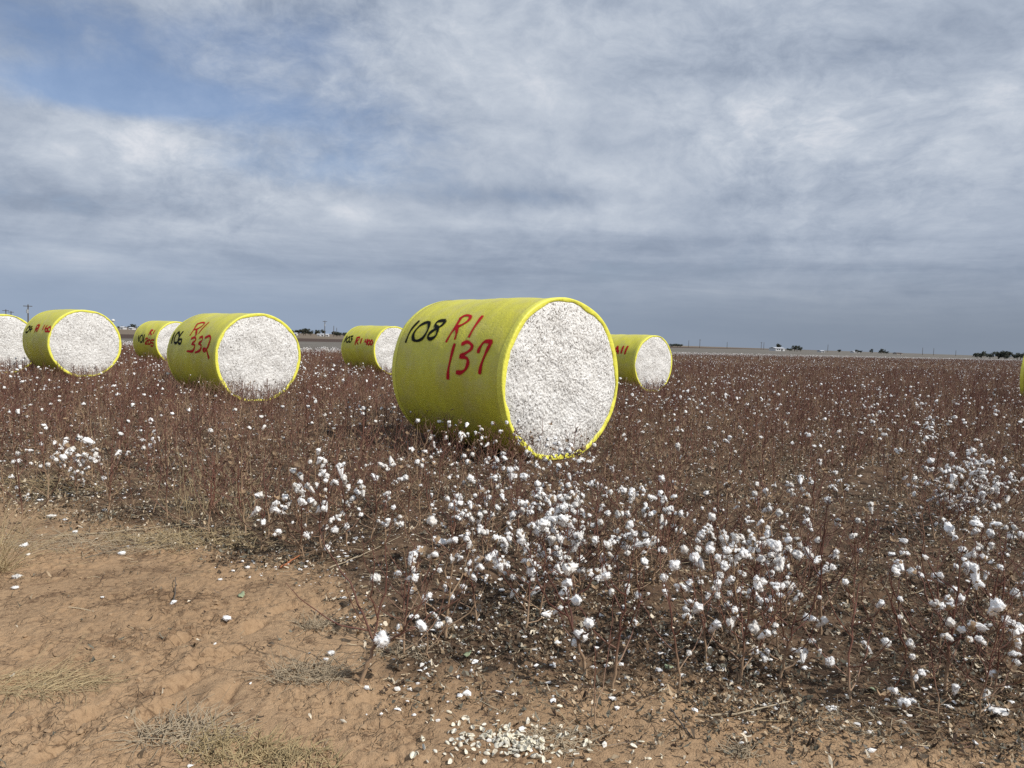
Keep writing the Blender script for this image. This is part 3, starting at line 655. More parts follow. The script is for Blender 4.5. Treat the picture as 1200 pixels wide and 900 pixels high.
def richness(x, y):
    r = 0.055 + 0.26 * sstep(0.20, 0.55, fbm(x * .42 + 7, y * .42 + 3, 3)) + 0.10 * sstep(.15, .45, fbm(x * 1.3, y * 1.3 + 50, 2))
    r = r * (1 - .65 * sstep(-.12, -.30, x / np.maximum(y, .1)) * (np.hypot(x, y) < 17))
    for bx, by, s, a in BLOBS: r = r + a * np.exp(-((x - bx) ** 2 + (y - by) ** 2) / s ** 2)
    r = r + 0.9 * sstep(9, 2, edge_far(x) - y) * (y > 20)
    return r
def plant_spots(y0, y1, spacing, rng, xlim=0.72, margin=1.0):
    """Plants along the crop rows (one metre apart) inside the view wedge between two distances."""
    n = int((y1 * 2.2 + 10)); out = []
    R_ = y1 * 1.35 + 4
    k = np.arange(-int(R_), int(R_)); a = np.arange(-R_, R_, spacing)
    K, A = np.meshgrid(k, a); K = K.ravel() + rng.normal(0, .13, K.size); A = A.ravel() + rng.uniform(-.5, .5, A.size) * spacing
    x = A * ROW[0] + K * ROWN[0]; y = A * ROW[1] + K * ROWN[1]
    ok = in_view(x, y, margin) & (y > y0) & (y <= y1) & (y > edge_near(x) + 0.05) & (y < edge_far(x))
    x, y = x[ok], y[ok]
    ok = np.ones(len(x), bool)
    for (bx, by, ph, z0, L) in BALES.values():      # crushed under the bales
        n_ = (math.sin(ph), -math.cos(ph)); s = -((x - bx) * n_[0] + (y - by) * n_[1]); w = (x - bx) * math.cos(ph) + (y - by) * math.sin(ph)
        ok &= ~((s > -0.05) & (s < L + .05) & (np.abs(w) < 0.62))
        ok &= ~((s > -1.1) & (s <= -.05) & (np.abs(w) < 1.1) & (rng.random(len(x)) < .25))        # knocked down where the bale was dropped
    for bx, by, r in BARE: ok &= ~(((x - bx) ** 2 + (y - by) ** 2 < r * r) & (rng.random(len(x)) < .9))
    return x[ok], y[ok]

def near_region(x, y):
    d = math.hypot(x, y)
    if x < -1.15 and y < 6.9: return 'at the left field edge'
    if y < 4.3: return 'in the front row'
    if y < 5.6: return 'behind the front row' + (' at right' if x > 1.3 else '')
    if x < -1.6: return 'left before the largest bale'
    if x > 2.2: return 'right before the largest bale'
    return 'straight before the largest bale'
ORD = ['first', 'second', 'third', 'fourth', 'fifth', 'sixth', 'seventh', 'eighth', 'ninth', 'tenth', 'eleventh', 'twelfth', 'thirteenth', 'fourteenth', 'fifteenth', 'sixteenth', 'seventeenth', 'eighteenth', 'nineteenth', 'twentieth']
def ordinal(n):
    if n < 20: return ORD[n]
    n += 1; suf = 'th' if 10 <= n % 100 <= 20 else {1: 'st', 2: 'nd', 3: 'rd'}.get(n % 10, 'th'); return f'{n}{suf}'
PLANTS = []
def place_plant(x, y, scale, rot, stalk, att, nboll, rng, label=None, tilt=(0, 0), clump=.16):
    z = float(terrain(x, y))
    root = thing('cotton_plant', label, 'cotton plant', (x, y, z), rot)
    root.rotation_euler = (tilt[0], tilt[1], rot); root.scale = (scale,) * 3
    obj('stalk', stalk, root)
    pick = list(rng.permutation(len(att))[:nboll]); prev = None
    for i in pick:
        p, d = att[i]
        if prev is not None and rng.random() < clump: p = prev + rng.normal(0, .028, 3) + [0, 0, -.012]      # bolls sit in clumps
        p = np.asarray(p); prev = p; d = np.asarray(d) * rng.uniform(.3, 1) + rng.normal(0, .45, 3) + np.array([0, 0, .1]); d /= np.linalg.norm(d)
        s = rng.uniform(.52, .90) / scale
        b = obj('boll', BOLLS[rng.integers(len(BOLLS) if clump else 7)], root, p)
        b.rotation_mode = 'QUATERNION'; b.rotation_quaternion = Vector((0, 0, 1)).rotation_difference(Vector(d)) @ Euler((0, 0, rng.uniform(0, 6.28))).to_quaternion()
        s *= rng.choice([.55, .8, 1, 1, 1.12]) if clump else 1.3; b.scale = (s, s * rng.uniform(.8, 1.2), s * rng.uniform(.75, 1.3))
        obj('bur', BURS[rng.integers(len(BURS))], b)
    n_empty = int(rng.integers(1, 6))
    for i in rng.permutation(len(att))[:n_empty]:        # emptied burs still on the stalk
        p, d = att[i]; b = obj('empty_bur', BURS[rng.integers(len(BURS))], root, p); b.rotation_euler = rng.uniform(-.7, .7, 3); b.scale = (.8 / scale,) * 3
    PLANTS.append((root, x, y, nboll)); return root

# plants that can be told apart, at the edge of the crop
def hero(label, u, v, branches, bolls, rng, s=1.0):
    """branches: polylines in the plant's own metres (x right, y back, z up) with foot and tip radius."""
    x, y = ground_at(u, v)
    parts, att = [], []
    for pts, r0, r1 in branches:
        pts = np.array(pts, float)
        q = [pts[0]]
        for a, b in zip(pts[:-1], pts[1:]):
            for t in (1 / 3, 2 / 3, 1): q.append(a + (b - a) * t + rng.normal(0, .005, 3) * (t < 1))
        q = np.array(q); parts.append(tube(q, np.linspace(r0, r1, len(q)), 7))
        for a in q[5::3]:                                   # short side twigs
            if rng.random() < .55:
                e = a + rng.normal(0, .035, 3) + [0, 0, .03]; parts.append(tube([a, (a + e) / 2 + rng.normal(0, .004, 3), e], [.0018, .0014, .0009], 4))
    V, Fs = merge(parts); V = V.copy()
    me = mesh_from('stalk', V, np.concatenate(Fs), ['stalk'], smooth=True, attrs={'tint': np.clip(V[:, 2] / .70, 0, 1)})
    r = place_plant(x, y, 1.0, 0.0, me, [(np.array(p), np.array([0, -.4, .7])) for p in bolls], len(bolls), rng, label, clump=0 if len(bolls) < 5 else .12)
    return r
hr = np.random.default_rng(5)
hero('low forked cotton plant at the crop corner, four bolls on its right branch', 422, 806,
     [([(0, 0, -.02), (.03, .0, .10), (.066, .01, .185)], .011, .0085),
      ([(.066, .01, .185), (.0, .03, .33), (-.07, .06, .47), (-.20, .10, .62), (-.24, .10, .74)], .006, .0016),
      ([(.03, .02, .25), (-.09, -.05, .30), (-.24, -.10, .42), (-.33, -.12, .52)], .0045, .0013),
      ([(.066, .01, .185), (.07, .05, .32), (.10, .08, .48), (.09, .1, .66), (.12, .12, .80)], .0055, .0014),
      ([(.07, .04, .30), (.04, .0, .42), (.06, -.02, .58), (.05, -.02, .70)], .004, .0013),
      ([(.066, .01, .185), (.14, -.03, .22), (.21, -.05, .28), (.28, -.06, .40), (.33, -.04, .54), (.40, .0, .66)], .0055, .0014),
      ([(.16, -.03, .24), (.26, .04, .27), (.36, .10, .34), (.50, .15, .40)], .004, .0014)],
     [(.11, -.01, .235), (.20, -.05, .29), (.28, -.05, .295), (.375, .06, .255)], hr)
def upright(h, lean, nb, rng, r=.008, lowb=.2, ln=.35, back=.0):
    B = []; t = np.linspace(0, 1, 6)
    main = np.stack([lean * h * t ** 1.3, back * t, h * t - .02], 1); B.append((main.tolist(), r, .0016))
    for k in range(nb):
        tt = lowb + (.75 - lowb) * k / max(1, nb); p = np.array([np.interp(tt, t, main[:, i]) for i in range(3)])
        az = k * 2.4 + rng.uniform(0, 1.2); L = ln * (1.15 - .6 * tt) * rng.uniform(.75, 1.2)
        d = np.array([math.cos(az), math.sin(az), 0])
        B.append(([p, p + d * L * .35 + [0, 0, L * .25], p + d * L * .55 + [0, 0, L * .62], p + d * L * .62 + [0, 0, L * 1.0]], r * .5, .0013))
    return B
def tips(B, rng, n):
    P = []
    for pts, _, _ in B[1:]:
        pts = np.array(pts)
        for a, b in zip(pts[:-1], pts[1:]): P += [a + (b - a) * rng.uniform(.3, 1)]
    P = [P[i] for i in rng.permutation(len(P))[:n]]; return P
for label, u, v, h, lean, nb, nbo, rr in [
    ('thin single dark stick of a cotton stalk standing alone before the front row', 697, 852, .40, -.04, 1, 0, .0045),
    ('cotton plant with straight tan foot and tall forked stems, front row', 718, 812, .78, .10, 5, 7, .0085),
    ('left leaning cotton plant with a thick tan foot and bolls on its left branches', 690, 786, .60, -.42, 6, 9, .011),
    ('cotton plant with a slender curved tan foot right of the tall forked plant', 797, 810, .62, -.18, 4, 5, .0065),
    ('cotton plant on a short tan trunk topped by a column of lint', 522, 752, .50, .06, 5, 6, .010),
    ('bare grey-brown forked cotton stalk standing alone right of the heaviest boll cluster', 962, 742, .66, -.06, 5, 0, .0085),
    ('cotton plant bent to the left on a pale curved foot near the right corner', 1073, 817, .62, -.34, 5, 5, .0085),
    ('wide forked cotton plant on a stout tan foot near the right corner', 1107, 818, .80, .05, 7, 8, .010),
    ('tall cotton plant whose top carries a bright cluster of bolls at the right', 1145, 692, .62, .03, 6, 14, .008),
    ('tallest bare dark stalk at the left field edge, thin and straight', 195, 608, .92, -.02, 4, 0, .007),
    ('bare red-brown stalk next to the tall dry grass at the left', 28, 626, .78, -.10, 4, 2, .008),
    ('cotton plant at the left edge hung with bolls beside the tall dry grass', 6, 622, .55, -.05, 5, 8, .008),
    ('lowest cotton plant of the heaviest boll cluster, dripping with fat white bolls', 868, 802, .52, .05, 8, 17, .008),
    ('cotton plant of the heaviest boll cluster, bolls hanging down to the ground', 915, 798, .50, .16, 8, 16, .008),
    ('cotton plant at the back of the heaviest boll cluster with bolls at its top', 880, 752, .60, .02, 8, 15, .008),
    ('cotton plant at the left of the heaviest boll cluster', 828, 782, .58, -.12, 7, 9, .007),
    ('cotton plant standing left of the short tan trunk with few low bolls', 470, 745, .55, .05, 4, 3, .006),
    ('cotton plant full of white bolls alone at the left field edge', 88, 575, .52, .05, 8, 14, .007),
    ('smaller cotton plant with bolls right of the lone white one at the left field edge', 128, 588, .45, .08, 5, 6, .006),
    ('cotton plant with fat low bolls at the corner where the track meets the crop', 305, 645, .55, .10, 6, 6, .008)]:
    B = upright(h, lean, nb, hr, rr, lowb=.18 if nbo else .25, ln=.42 if nbo else .38)
    hero(label, u, v, B, tips(B, hr, nbo), hr)

N_HERO = len(PLANTS)
prng = np.random.default_rng(11)
xs, ys = plant_spots(2.0, 9.5, 0.115, prng)
keep = np.ones(len(xs), bool)
for r, hx, hy, nb in PLANTS: keep &= (xs - hx) ** 2 + (ys - hy) ** 2 > 0.16 ** 2
keep &= prng.random(len(xs)) < 0.86
xs, ys = xs[keep], ys[keep]
order = np.argsort(ys + 0.0 * xs)
xs, ys = xs[order], ys[order]
vis = np.abs(xs) < 0.70 * ys + 0.15
idx_ind = np.where(vis)[0][:300 - N_HERO]
individual = np.zeros(len(xs), bool); individual[idx_ind] = True
rich = richness(xs, ys)
for i in idx_ind:
    x, y = xs[i], ys[i]; k = rich[i]
    nb = int(prng.poisson(max(0, 16.0 * k - 0.8)))
    nb = min(nb, 26)
    if k < .3 and prng.random() < .2: st, att = THIN[prng.integers(len(THIN))]
    else: st, att = STALKS[prng.integers(len(STALKS))]
    sc = prng.uniform(.72, 1.12) * (1.0 if y > 3.9 else .9)
    place_plant(x, y, sc, prng.uniform(0, 6.28), st, att, nb, prng, tilt=tuple(prng.normal(0, .07, 2)))
Y_IND = ys[idx_ind[-1]]
# labels: loaded plants are counted off from the left, bare ones that nothing tells apart share a label
from collections import defaultdict
grp = defaultdict(list)
for r, x, y, nb in PLANTS[N_HERO:]:
    kind = 'bare' if nb == 0 else ('few' if nb < 4 else 'loaded')
    grp[(near_region(x, y), kind)].append((x / y, r, nb))
for (reg, kind), items in grp.items():
    items.sort(key=lambda a: a[0])
    for q, (_, r, nb) in enumerate(items):
        if kind == 'loaded':
            r['label'] = f'{ordinal(q)} from the left of boll-laden cotton plants {reg}'; r['group'] = 'boll-laden cotton plants ' + reg
        elif kind == 'few':
            r['label'] = f'cotton stalk with one to three white bolls {reg}'; r['group'] = 'sparsely bolled cotton stalks ' + reg
        else:
            r['label'] = f'bare red-brown cotton stalk without bolls {reg}'; r['group'] = 'bare cotton stalks ' + reg
for r, *_ in PLANTS[:N_HERO]: r['group'] = 'cotton plants along the crop edge'

# ---- the rest of the crop as one mass: three levels of detail merged into one mesh
def proto_plant(rng, lod, nboll):
    if lod == 0: V, Fq, tint, att = gen_plant(rng, .62, int(rng.integers(8, 13)), 4, 3, 3, 1.2, twigs=True)
    elif lod == 1: V, Fq, tint, att = gen_plant(rng, .62, int(rng.integers(8, 12)), 2, 2, 3, 1.7, twigs=False)
    else: V, Fq, tint, att = gen_plant(rng, .62, 5, 1, 1, 3, 3.2, twigs=False)
    Vs, Fs, mi, tn = [V], [np.concatenate([Fq[:, [0, 1, 2]], Fq[:, [0, 2, 3]]])], [0], [tint]
    for i in rng.permutation(len(att))[:nboll]:
        p, d = att[i]; d = np.asarray(d) + rng.normal(0, .5, 3); R3 = axes_to(d / np.linalg.norm(d))
        r_ = 0.034 * rng.choice([.3, .4, .5, .7, .9, 1.05]) * (1, 1.05, 1.3)[lod]
        if lod == 0:
            B, Fb = boll_shape(rng, 2, rng.random() < .25, r_); B = B * (1 + rng.normal(0, .07, (len(B), 1)))
        else:
            B, Fb = ico(1); B = B * r_ * (1 + rng.normal(0, .18, (len(B), 1))) * [1, 1, rng.uniform(.7, 1.3)]
            if lod == 2: B, Fb = ico(1); B = B * r_ * rng.uniform(.8, 1.2, 3)
        Vs.append(B @ R3.T + p); Fs.append(Fb); mi.append(1); tn.append(np.zeros(len(B)))
        if lod == 0:
            U, Fu = bur_shape(rng, .026, 3); Vs.append(U @ R3.T + p); Fs.append(np.concatenate([Fu[:, [0, 1, 2]], Fu[:, [0, 2, 3]]])); mi.append(2); tn.append(np.zeros(len(U)))
    if lod == 0:
        for i in rng.permutation(len(att))[:int(rng.integers(1, 4))]:
            U, Fu = bur_shape(rng, .024, 3); Vs.append(U + att[i][0]); Fs.append(np.concatenate([Fu[:, [0, 1, 2]], Fu[:, [0, 2, 3]]])); mi.append(2); tn.append(np.zeros(len(U)))
    off = 0; F2 = []; MI = []
    for V_, F_, m_ in zip(Vs, Fs, mi): F2.append(F_ + off); MI.append(np.full(len(F_), m_)); off += len(V_)
    return np.concatenate(Vs), np.concatenate(F2), np.concatenate(MI), np.concatenate(tn)
class Mass:
    def __init__(s): s.V = []; s.F = []; s.M = []; s.T = []; s.R = []; s.off = 0
    def add(s, proto, x, y, z, sc, rot, var, tilt):
        V, Fq, mi, tn = proto; n = len(x)
        if n == 0: return
        R_ = rotz(rot)
        P = np.einsum('nij,vj->nvi', R_, V) * sc[:, None, None]
        P[..., 0] += P[..., 2] * tilt[:, None, 0]; P[..., 1] += P[..., 2] * tilt[:, None, 1]
        P += np.stack([x, y, z], 1)[:, None, :]
        s.V.append(P.reshape(-1, 3).astype(np.float32)); nv = len(V)
        s.F.append(((Fq[None] + (np.arange(n) * nv)[:, None, None]).reshape(-1, 3) + s.off).astype(np.int32)); s.off += n * nv
        s.M.append(np.tile(mi, n)); s.T.append(np.tile(tn, n)); s.R.append(np.repeat(var, nv))
mass = Mass()
mr = np.random.default_rng(77)
def fill(lod, x, y, scale=1.0, kmul=1.0):
    NP = 7; classes = [0, 1, 3, 6, 12] if lod == 0 else ([0, 1, 2, 4, 8] if lod == 1 else [0, 1, 2, 4, 9])
    protos = [[proto_plant(mr, lod, c) for _ in range(NP)] for c in classes]
    lam = np.clip(13.0 * richness(x, y) * kmul - .3, .25, 16); nb = mr.poisson(lam)
    cl = np.abs(nb[:, None] - np.array(classes)[None]).argmin(1); pi = mr.integers(0, NP, len(x))
    z = terrain_base(x, y) if lod else terrain(x, y)
    sc = mr.uniform(.66, 1.08, len(x)) * scale * (1 + .06 * sstep(10, 17, np.hypot(x, y))); rot = mr.uniform(0, 6.28, len(x)); var = mr.random(len(x)); tilt = mr.normal(0, .09, (len(x), 2))
    for a in range(len(classes)):
        for b in range(NP):
            k = (cl == a) & (pi == b); mass.add(protos[a][b], x[k], y[k], z[k], sc[k], rot[k], var[k], tilt[k])
rest = ~individual
fill(0, xs[rest], ys[rest])
x_, y_ = plant_spots(9.5, 17.5, 0.10, mr); fill(0, x_, y_, .98)
x_, y_ = plant_spots(17.5, 34, 0.135, mr, margin=2); fill(1, x_, y_, .98, .55)
x_, y_ = plant_spots(34, 70, 0.24, mr, margin=3); fill(1, x_, y_, 1.0, .45)
x_, y_ = plant_spots(70, 290, 1.1, mr, margin=4); fill(2, x_, y_, 1.05, .5)
# the far rim of the crop still carries its cotton
q = mr.uniform(-60, 191, 5200); q = q[mr.random(len(q)) < np.where(q < 31, 1, .55)]; yy = edge_far(q) - mr.uniform(0, 3.0, len(q))
ok = in_view(q, yy, 3); fill(1, q[ok], yy[ok], 1.1, 1.2)
me = mesh_from('cotton_crop', np.concatenate(mass.V), np.concatenate(mass.F), ['stalk', 'lint', 'bur'], np.concatenate(mass.M), False,
               {'tint': np.concatenate(mass.T), 'var': np.concatenate(mass.R)})
tag(obj('cotton_crop', me), 'mass of stripped red-brown cotton stalks flecked with white bolls filling the field', kind='stuff')
# ------------------------------------------------------------------ ground litter
lr = np.random.default_rng(99)
def scatter(n, y0, y1, dens, power=1.0):
    """Random ground points in the view wedge, kept with probability dens(x, y)."""
    y = y0 + (y1 - y0) * lr.random(n) ** power; x = lr.uniform(-1, 1, n) * (.72 * y + .6)
    k = lr.random(n) < np.clip(dens(x, y), 0, 1); return x[k], y[k]
def crop_dens(x, y):
    e = y - edge_near(x)
    return np.where(e > -.1, 1.0, np.exp(-((e + .1) / .26) ** 2) * .7 + .018)
PAL = np.array([(.062, .040, .028), (.085, .060, .040), (.115, .088, .062), (.105, .098, .075), (.15, .14, .108), (.24, .175, .11), (.36, .275, .18), (.55, .48, .37)])
def leaf_litter():
    def dens(x, y): return crop_dens(x, y) * (0.35 + 0.65 * sstep(-.25, .25, fbm(x * 1.7 + 5, y * 1.7, 3))) * (.50 + .50 * np.exp(-np.maximum(0, y - edge_near(x)) / 1.6))
    x, y = scatter(230000, 2.5, 14, dens, 1.1); n = len(x)
    # a leaf: 2x3 grid of a curled blade
    g = np.array([(-1, -.25, .1), (-1, .25, .1), (-.35, -.6, 0), (-.35, .6, .05), (.35, -.5, .08), (.35, .5, 0), (1, -.08, .25), (1, .08, .25)])
    Fq = np.array([(0, 2, 3, 1), (2, 4, 5, 3), (4, 6, 7, 5)])
    s = (.0055 + .014 * lr.random(n) ** 1.8) * (1 + .25 * sstep(6, 12, y))
    P = np.repeat(g[None], n, 0) + lr.normal(0, .16, (n, 8, 3))
    P[..., 2] += P[..., 0] ** 2 * lr.normal(.25, .35, n)[:, None] + P[..., 1] ** 2 * lr.normal(.4, .6, n)[:, None]
    P *= s[:, None, None] * np.stack([np.ones(n), lr.uniform(.35, .95, n), np.ones(n)], 1)[:, None, :]
    tl = lr.normal(0, .45, (n, 2)); P[..., 2] += P[..., 0] * tl[:, None, 0] + P[..., 1] * tl[:, None, 1]
    P = np.einsum('nij,nvj->nvi', rotz(lr.uniform(0, 6.28, n)), P)
    z = terrain(x, y) + .003 + s * .35 + .012 * lr.random(n) ** 2
    P += np.stack([x, y, z], 1)[:, None, :]
    c = PAL[np.minimum(7, (lr.random(n) ** 1.15 * 8).astype(int))] * lr.uniform(.75, 1.3, n)[:, None]
    me = mesh_from('leaf_litter', P.reshape(-1, 3), (Fq[None] + (np.arange(n) * 8)[:, None, None]).reshape(-1, 4), ['litter'], colattr=np.repeat(c, 8, 0))
    tag(obj('leaf_litter', me), 'dry brown and grey leaf crumbs littering the soil under the cotton', kind='stuff')
def straw():
    def dens(x, y): return crop_dens(x, y) * (.3 + .7 * sstep(-.2, .3, fbm(x * .9 + 60, y * .9, 2))) + .5 * np.exp(-((x + 2.6) ** 2 + (y - 6.3) ** 2) / 1.2)
    x, y = scatter(42000, 2.5, 15, dens, 1.2); n = len(x)
    L = lr.uniform(.015, .06, n) + .16 * lr.random(n) ** 6; w = lr.uniform(.0009, .0024, n); a = lr.uniform(0, 6.28, n)
    t = np.array([-.5, 0, .5]); P = np.zeros((n, 9, 3))
    bend = lr.normal(0, .12, n); zt = lr.normal(0, .14, n)
    for i, tt in enumerate(t):
        cx = tt * L; cy = bend * L * (tt * tt * 4 - 1); cz = .004 + np.abs(zt) * L * (tt + .5)
        for j, an in enumerate((0, 2.09, 4.19)):
            P[:, i * 3 + j, 0] = cx; P[:, i * 3 + j, 1] = cy + w * math.cos(an); P[:, i * 3 + j, 2] = cz + w * math.sin(an)
    P = np.einsum('nij,nvj->nvi', rotz(a), P); P += np.stack([x, y, terrain(x, y) + .003], 1)[:, None, :]
    Fq = []
    for i in (0, 3):
        for j in range(3): Fq.append((i + j, i + (j + 1) % 3, i + 3 + (j + 1) % 3, i + 3 + j))
    pal = np.array([(.37, .28, .165), (.26, .19, .12), (.12, .068, .048), (.45, .37, .25), (.17, .13, .095)])
    c = pal[lr.integers(0, 5, n)] * lr.uniform(.75, 1.2, n)[:, None]
    me = mesh_from('straw_litter', P.reshape(-1, 3), (np.array(Fq)[None] + (np.arange(n) * 9)[:, None, None]).reshape(-1, 4), ['litter'], colattr=np.repeat(c, 9, 0))
    tag(obj('straw_litter', me), 'short bits of straw and broken twig strewn over the soil', kind='stuff')
def lint_litter():
    def dens(x, y): return crop_dens(x, y) * (.10 + .5 * np.clip(richness(x, y), 0, 1.3)) - .0
    x1, y1 = scatter(20000, 2.6, 11, lambda x, y: dens(x, y) * .8, 1.2); x2, y2 = scatter(46000, 7, 34, lambda x, y: crop_dens(x, y) * (.28 + .7 * richness(x, y)) * .9, .9)
    x = np.concatenate([x1, x2]); y = np.concatenate([y1, y2]); n = len(x)
    V, Fc = ico(1)
    s = .0035 + .013 * lr.random(n) ** 2.2 + .004 * (y > 9); z = terrain(x, y) + s * .5
    P = V[None] * (1 + lr.normal(0, .3, (n, len(V), 1))) * s[:, None, None] * lr.uniform(.5, 1.4, (n, 1, 3)) * [1, 1, .6]
    P += np.stack([x, y, z], 1)[:, None, :]
    me = mesh_from('lint_litter', P.reshape(-1, 3), (Fc[None] + (np.arange(n) * len(V))[:, None, None]).reshape(-1, 3), ['lint'], smooth=False, attrs={'var': np.repeat(lr.random(n), len(V))})
    tag(obj('lint_litter', me), 'small specks of white lint dropped over the field soil', kind='stuff')
def clods():
    def dens(x, y): return (.06 + .5 * sstep(.0, .4, fbm(x * 1.6 + 40, y * 1.6, 3)))
    x, y = scatter(26000, 2.2, 8.5, dens, 1.3); n = len(x); V, Fc = ico(1)
    s = .0022 + .014 * lr.random(n) ** 5
    P = V[None] * (1 + lr.normal(0, .22, (n, len(V), 1))) * s[:, None, None] * lr.uniform(.6, 1.4, (n, 1, 3)) * [1, 1, .6]
    P += np.stack([x, y, terrain(x, y) + s * .1], 1)[:, None, :]
    me = mesh_from('soil_clods', P.reshape(-1, 3), (Fc[None] + (np.arange(n) * len(V))[:, None, None]).reshape(-1, 3), ['clod'], smooth=False)
    tag(obj('soil_clods', me), 'small crumbled clods of tan soil on the track', kind='stuff')
leaf_litter(); straw(); lint_litter(); clods()

# ---- cream husks: a pile at the crop's foot and some thrown wide of it
def husk_mesh(k):
    rng = np.random.default_rng(300 + k); n, m = 7, 5; V = []
    L, W, cup = rng.uniform(.012, .016), rng.uniform(.009, .0125), rng.uniform(.5, 1.1)
    for i in range(n):
        t = i / (n - 1); w = W * math.sin(math.pi * (0.06 + .90 * t)) ** .7
        for j in range(m):
            s = j / (m - 1) * 2 - 1
            V.append([(t - .5) * 2 * L, s * w, cup * (w * s * s * .8 + L * (t - .5) ** 2 * 1.4) + rng.normal(0, .0004)])
    V = np.array(V); Fq = [(i * m + j, i * m + j + 1, i * m + m + j + 1, i * m + m + j) for i in range(n - 1) for j in range(m - 1)]
    top = V + [0, 0, .0011]; Q = [tuple(q) for q in np.array(Fq)[:, ::-1]] + [tuple(np.array(q) + n * m) for q in Fq]
    rim = [j for j in range(m)] + [i * m + m - 1 for i in range(1, n)] + [(n - 1) * m + j for j in range(m - 2, -1, -1)] + [i * m for i in range(n - 2, 0, -1)]
    Q += [(rim[k2], rim[(k2 + 1) % len(rim)], rim[(k2 + 1) % len(rim)] + n * m, rim[k2] + n * m) for k2 in range(len(rim))]
    return mesh_from('husk', np.concatenate([V, top]), np.array(Q), ['husk'], smooth=True)
HUSK = [husk_mesh(k) for k in range(8)]
def husk(x, y, lift, label, group):
    o = obj('cotton_husk', HUSK[lr.integers(8)], None, (x, y, float(terrain(x, y)) + .004 + lift))
    o.rotation_euler = (lr.normal(0, .7) + (math.pi if lr.random() < .4 else 0), lr.normal(0, .45), lr.uniform(0, 6.28)); s = lr.uniform(.55, 1.3); o.scale = (s, s * lr.uniform(.45, 1.1), s * lr.uniform(.7, 1.5))
    tag(o, label, 'husk', group)
pc = ground_at(612, 874)
for k in range(380):
    a, r = lr.uniform(0, 6.28), abs(lr.normal(0, .72)) * (1 if lr.random() < .75 else 1.8); x, y = pc[0] + r * .27 * math.cos(a), pc[1] + r * .13 * math.sin(a)
    if y < 2.75 or vnoise(x * 14 + 3, y * 14) < .36: continue
    husk(x, y, .010 * lr.random() * math.exp(-r), 'small cream cotton husk in the pile of husks on bare soil', 'cream husks in the pile')
for u, v in [(538, 847), (545, 840), (546, 862), (490, 885), (498, 880), (655, 832), (690, 838), (688, 855), (742, 876), (752, 870), (768, 872), (740, 882), (715, 893), (760, 893), (775, 890), (735, 895), (500, 893), (690, 892), (675, 765), (630, 845), (610, 838), (905, 838), (930, 895), (412, 705), (370, 718), (362, 770)]:
    x, y = ground_at(u, v); husk(x, y, .002, 'cream cotton husk lying apart from the husk pile on the soil', 'husks scattered around the pile')

# ---- tufts of lint lying on the bare track
def tuft(u, v, s, label):
    x, y = ground_at(u, v); me = BOLLS[lr.integers(len(BOLLS))]
    o = obj('cotton_tuft', me, None, (x, y, float(terrain(x, y)) + .001)); o.rotation_euler = (0, 0, lr.uniform(0, 6.28)); o.scale = (s * 1.2, s, s * .62); tag(o, label, 'cotton tuft', 'tufts of lint on the bare track')
for u, v, s, label in [
    (28, 641, .95, 'white lint tuft on the track next to the tall dry grass'), (32, 653, .5, 'small lint tuft just below the tuft by the tall dry grass'),
    (20, 676, 1.0, 'flat lint tuft with dark trash at the left of the track'), (18, 689, .6, 'small dirty lint tuft below the flat one on the track'),
    (60, 607, 1.05, 'lint tuft at the crop edge among straw, third from the left'), (76, 610, .6, 'small lint tuft beside the one among straw at the crop edge'),
    (143, 647, .9, 'fluffy grey lint tuft on dark straw at the field edge'), (150, 640, .5, 'small tuft right above the fluffy grey tuft'),
    (123, 598, .8, 'lint tuft on the soil below the lone boll-laden plant'), (48, 587, .7, 'lint tuft left of the lone boll-laden plant'),
    (88, 625, .7, 'greyish pulled lint tuft between the straw and the track'), (266, 728, .85, 'white lint tuft on the open track left of the forked plant'),
    (204, 711, .55, 'small white tuft at the foot of the broken twig'), (258, 684, .4, 'tiny tuft above the green leaf on the track'),
    (290, 664, .55, 'tuft with dark trash beside the orange stick'), (120, 701, .3, 'tiny lint speck on the smooth part of the track'),
    (388, 772, .7, 'lint tuft caught on the grey weed clump'), (382, 778, .45, 'smaller tuft below the one on the grey weed clump'),
    (1170, 835, 1.3, 'large lint tuft on shaded soil at the right'), (1160, 832, .9, 'lint tuft touching the large tuft at the right'), (1180, 806, .6, 'small tuft near the right edge behind the large tuft'),
    (1068, 822, .7, 'lint tuft at the foot of the left-bent plant'), (977, 830, .5, 'small tuft on the leaf litter below the heaviest cluster'),
    (665, 620, 1.0, 'loose tuft on the soil among the boll clusters'), (1060, 655, 1.2, 'string of lint on the bare patch at the right'), (1045, 652, .9, 'lint left of the string of lint on the bare patch')]:
    tuft(u, v, s, label)

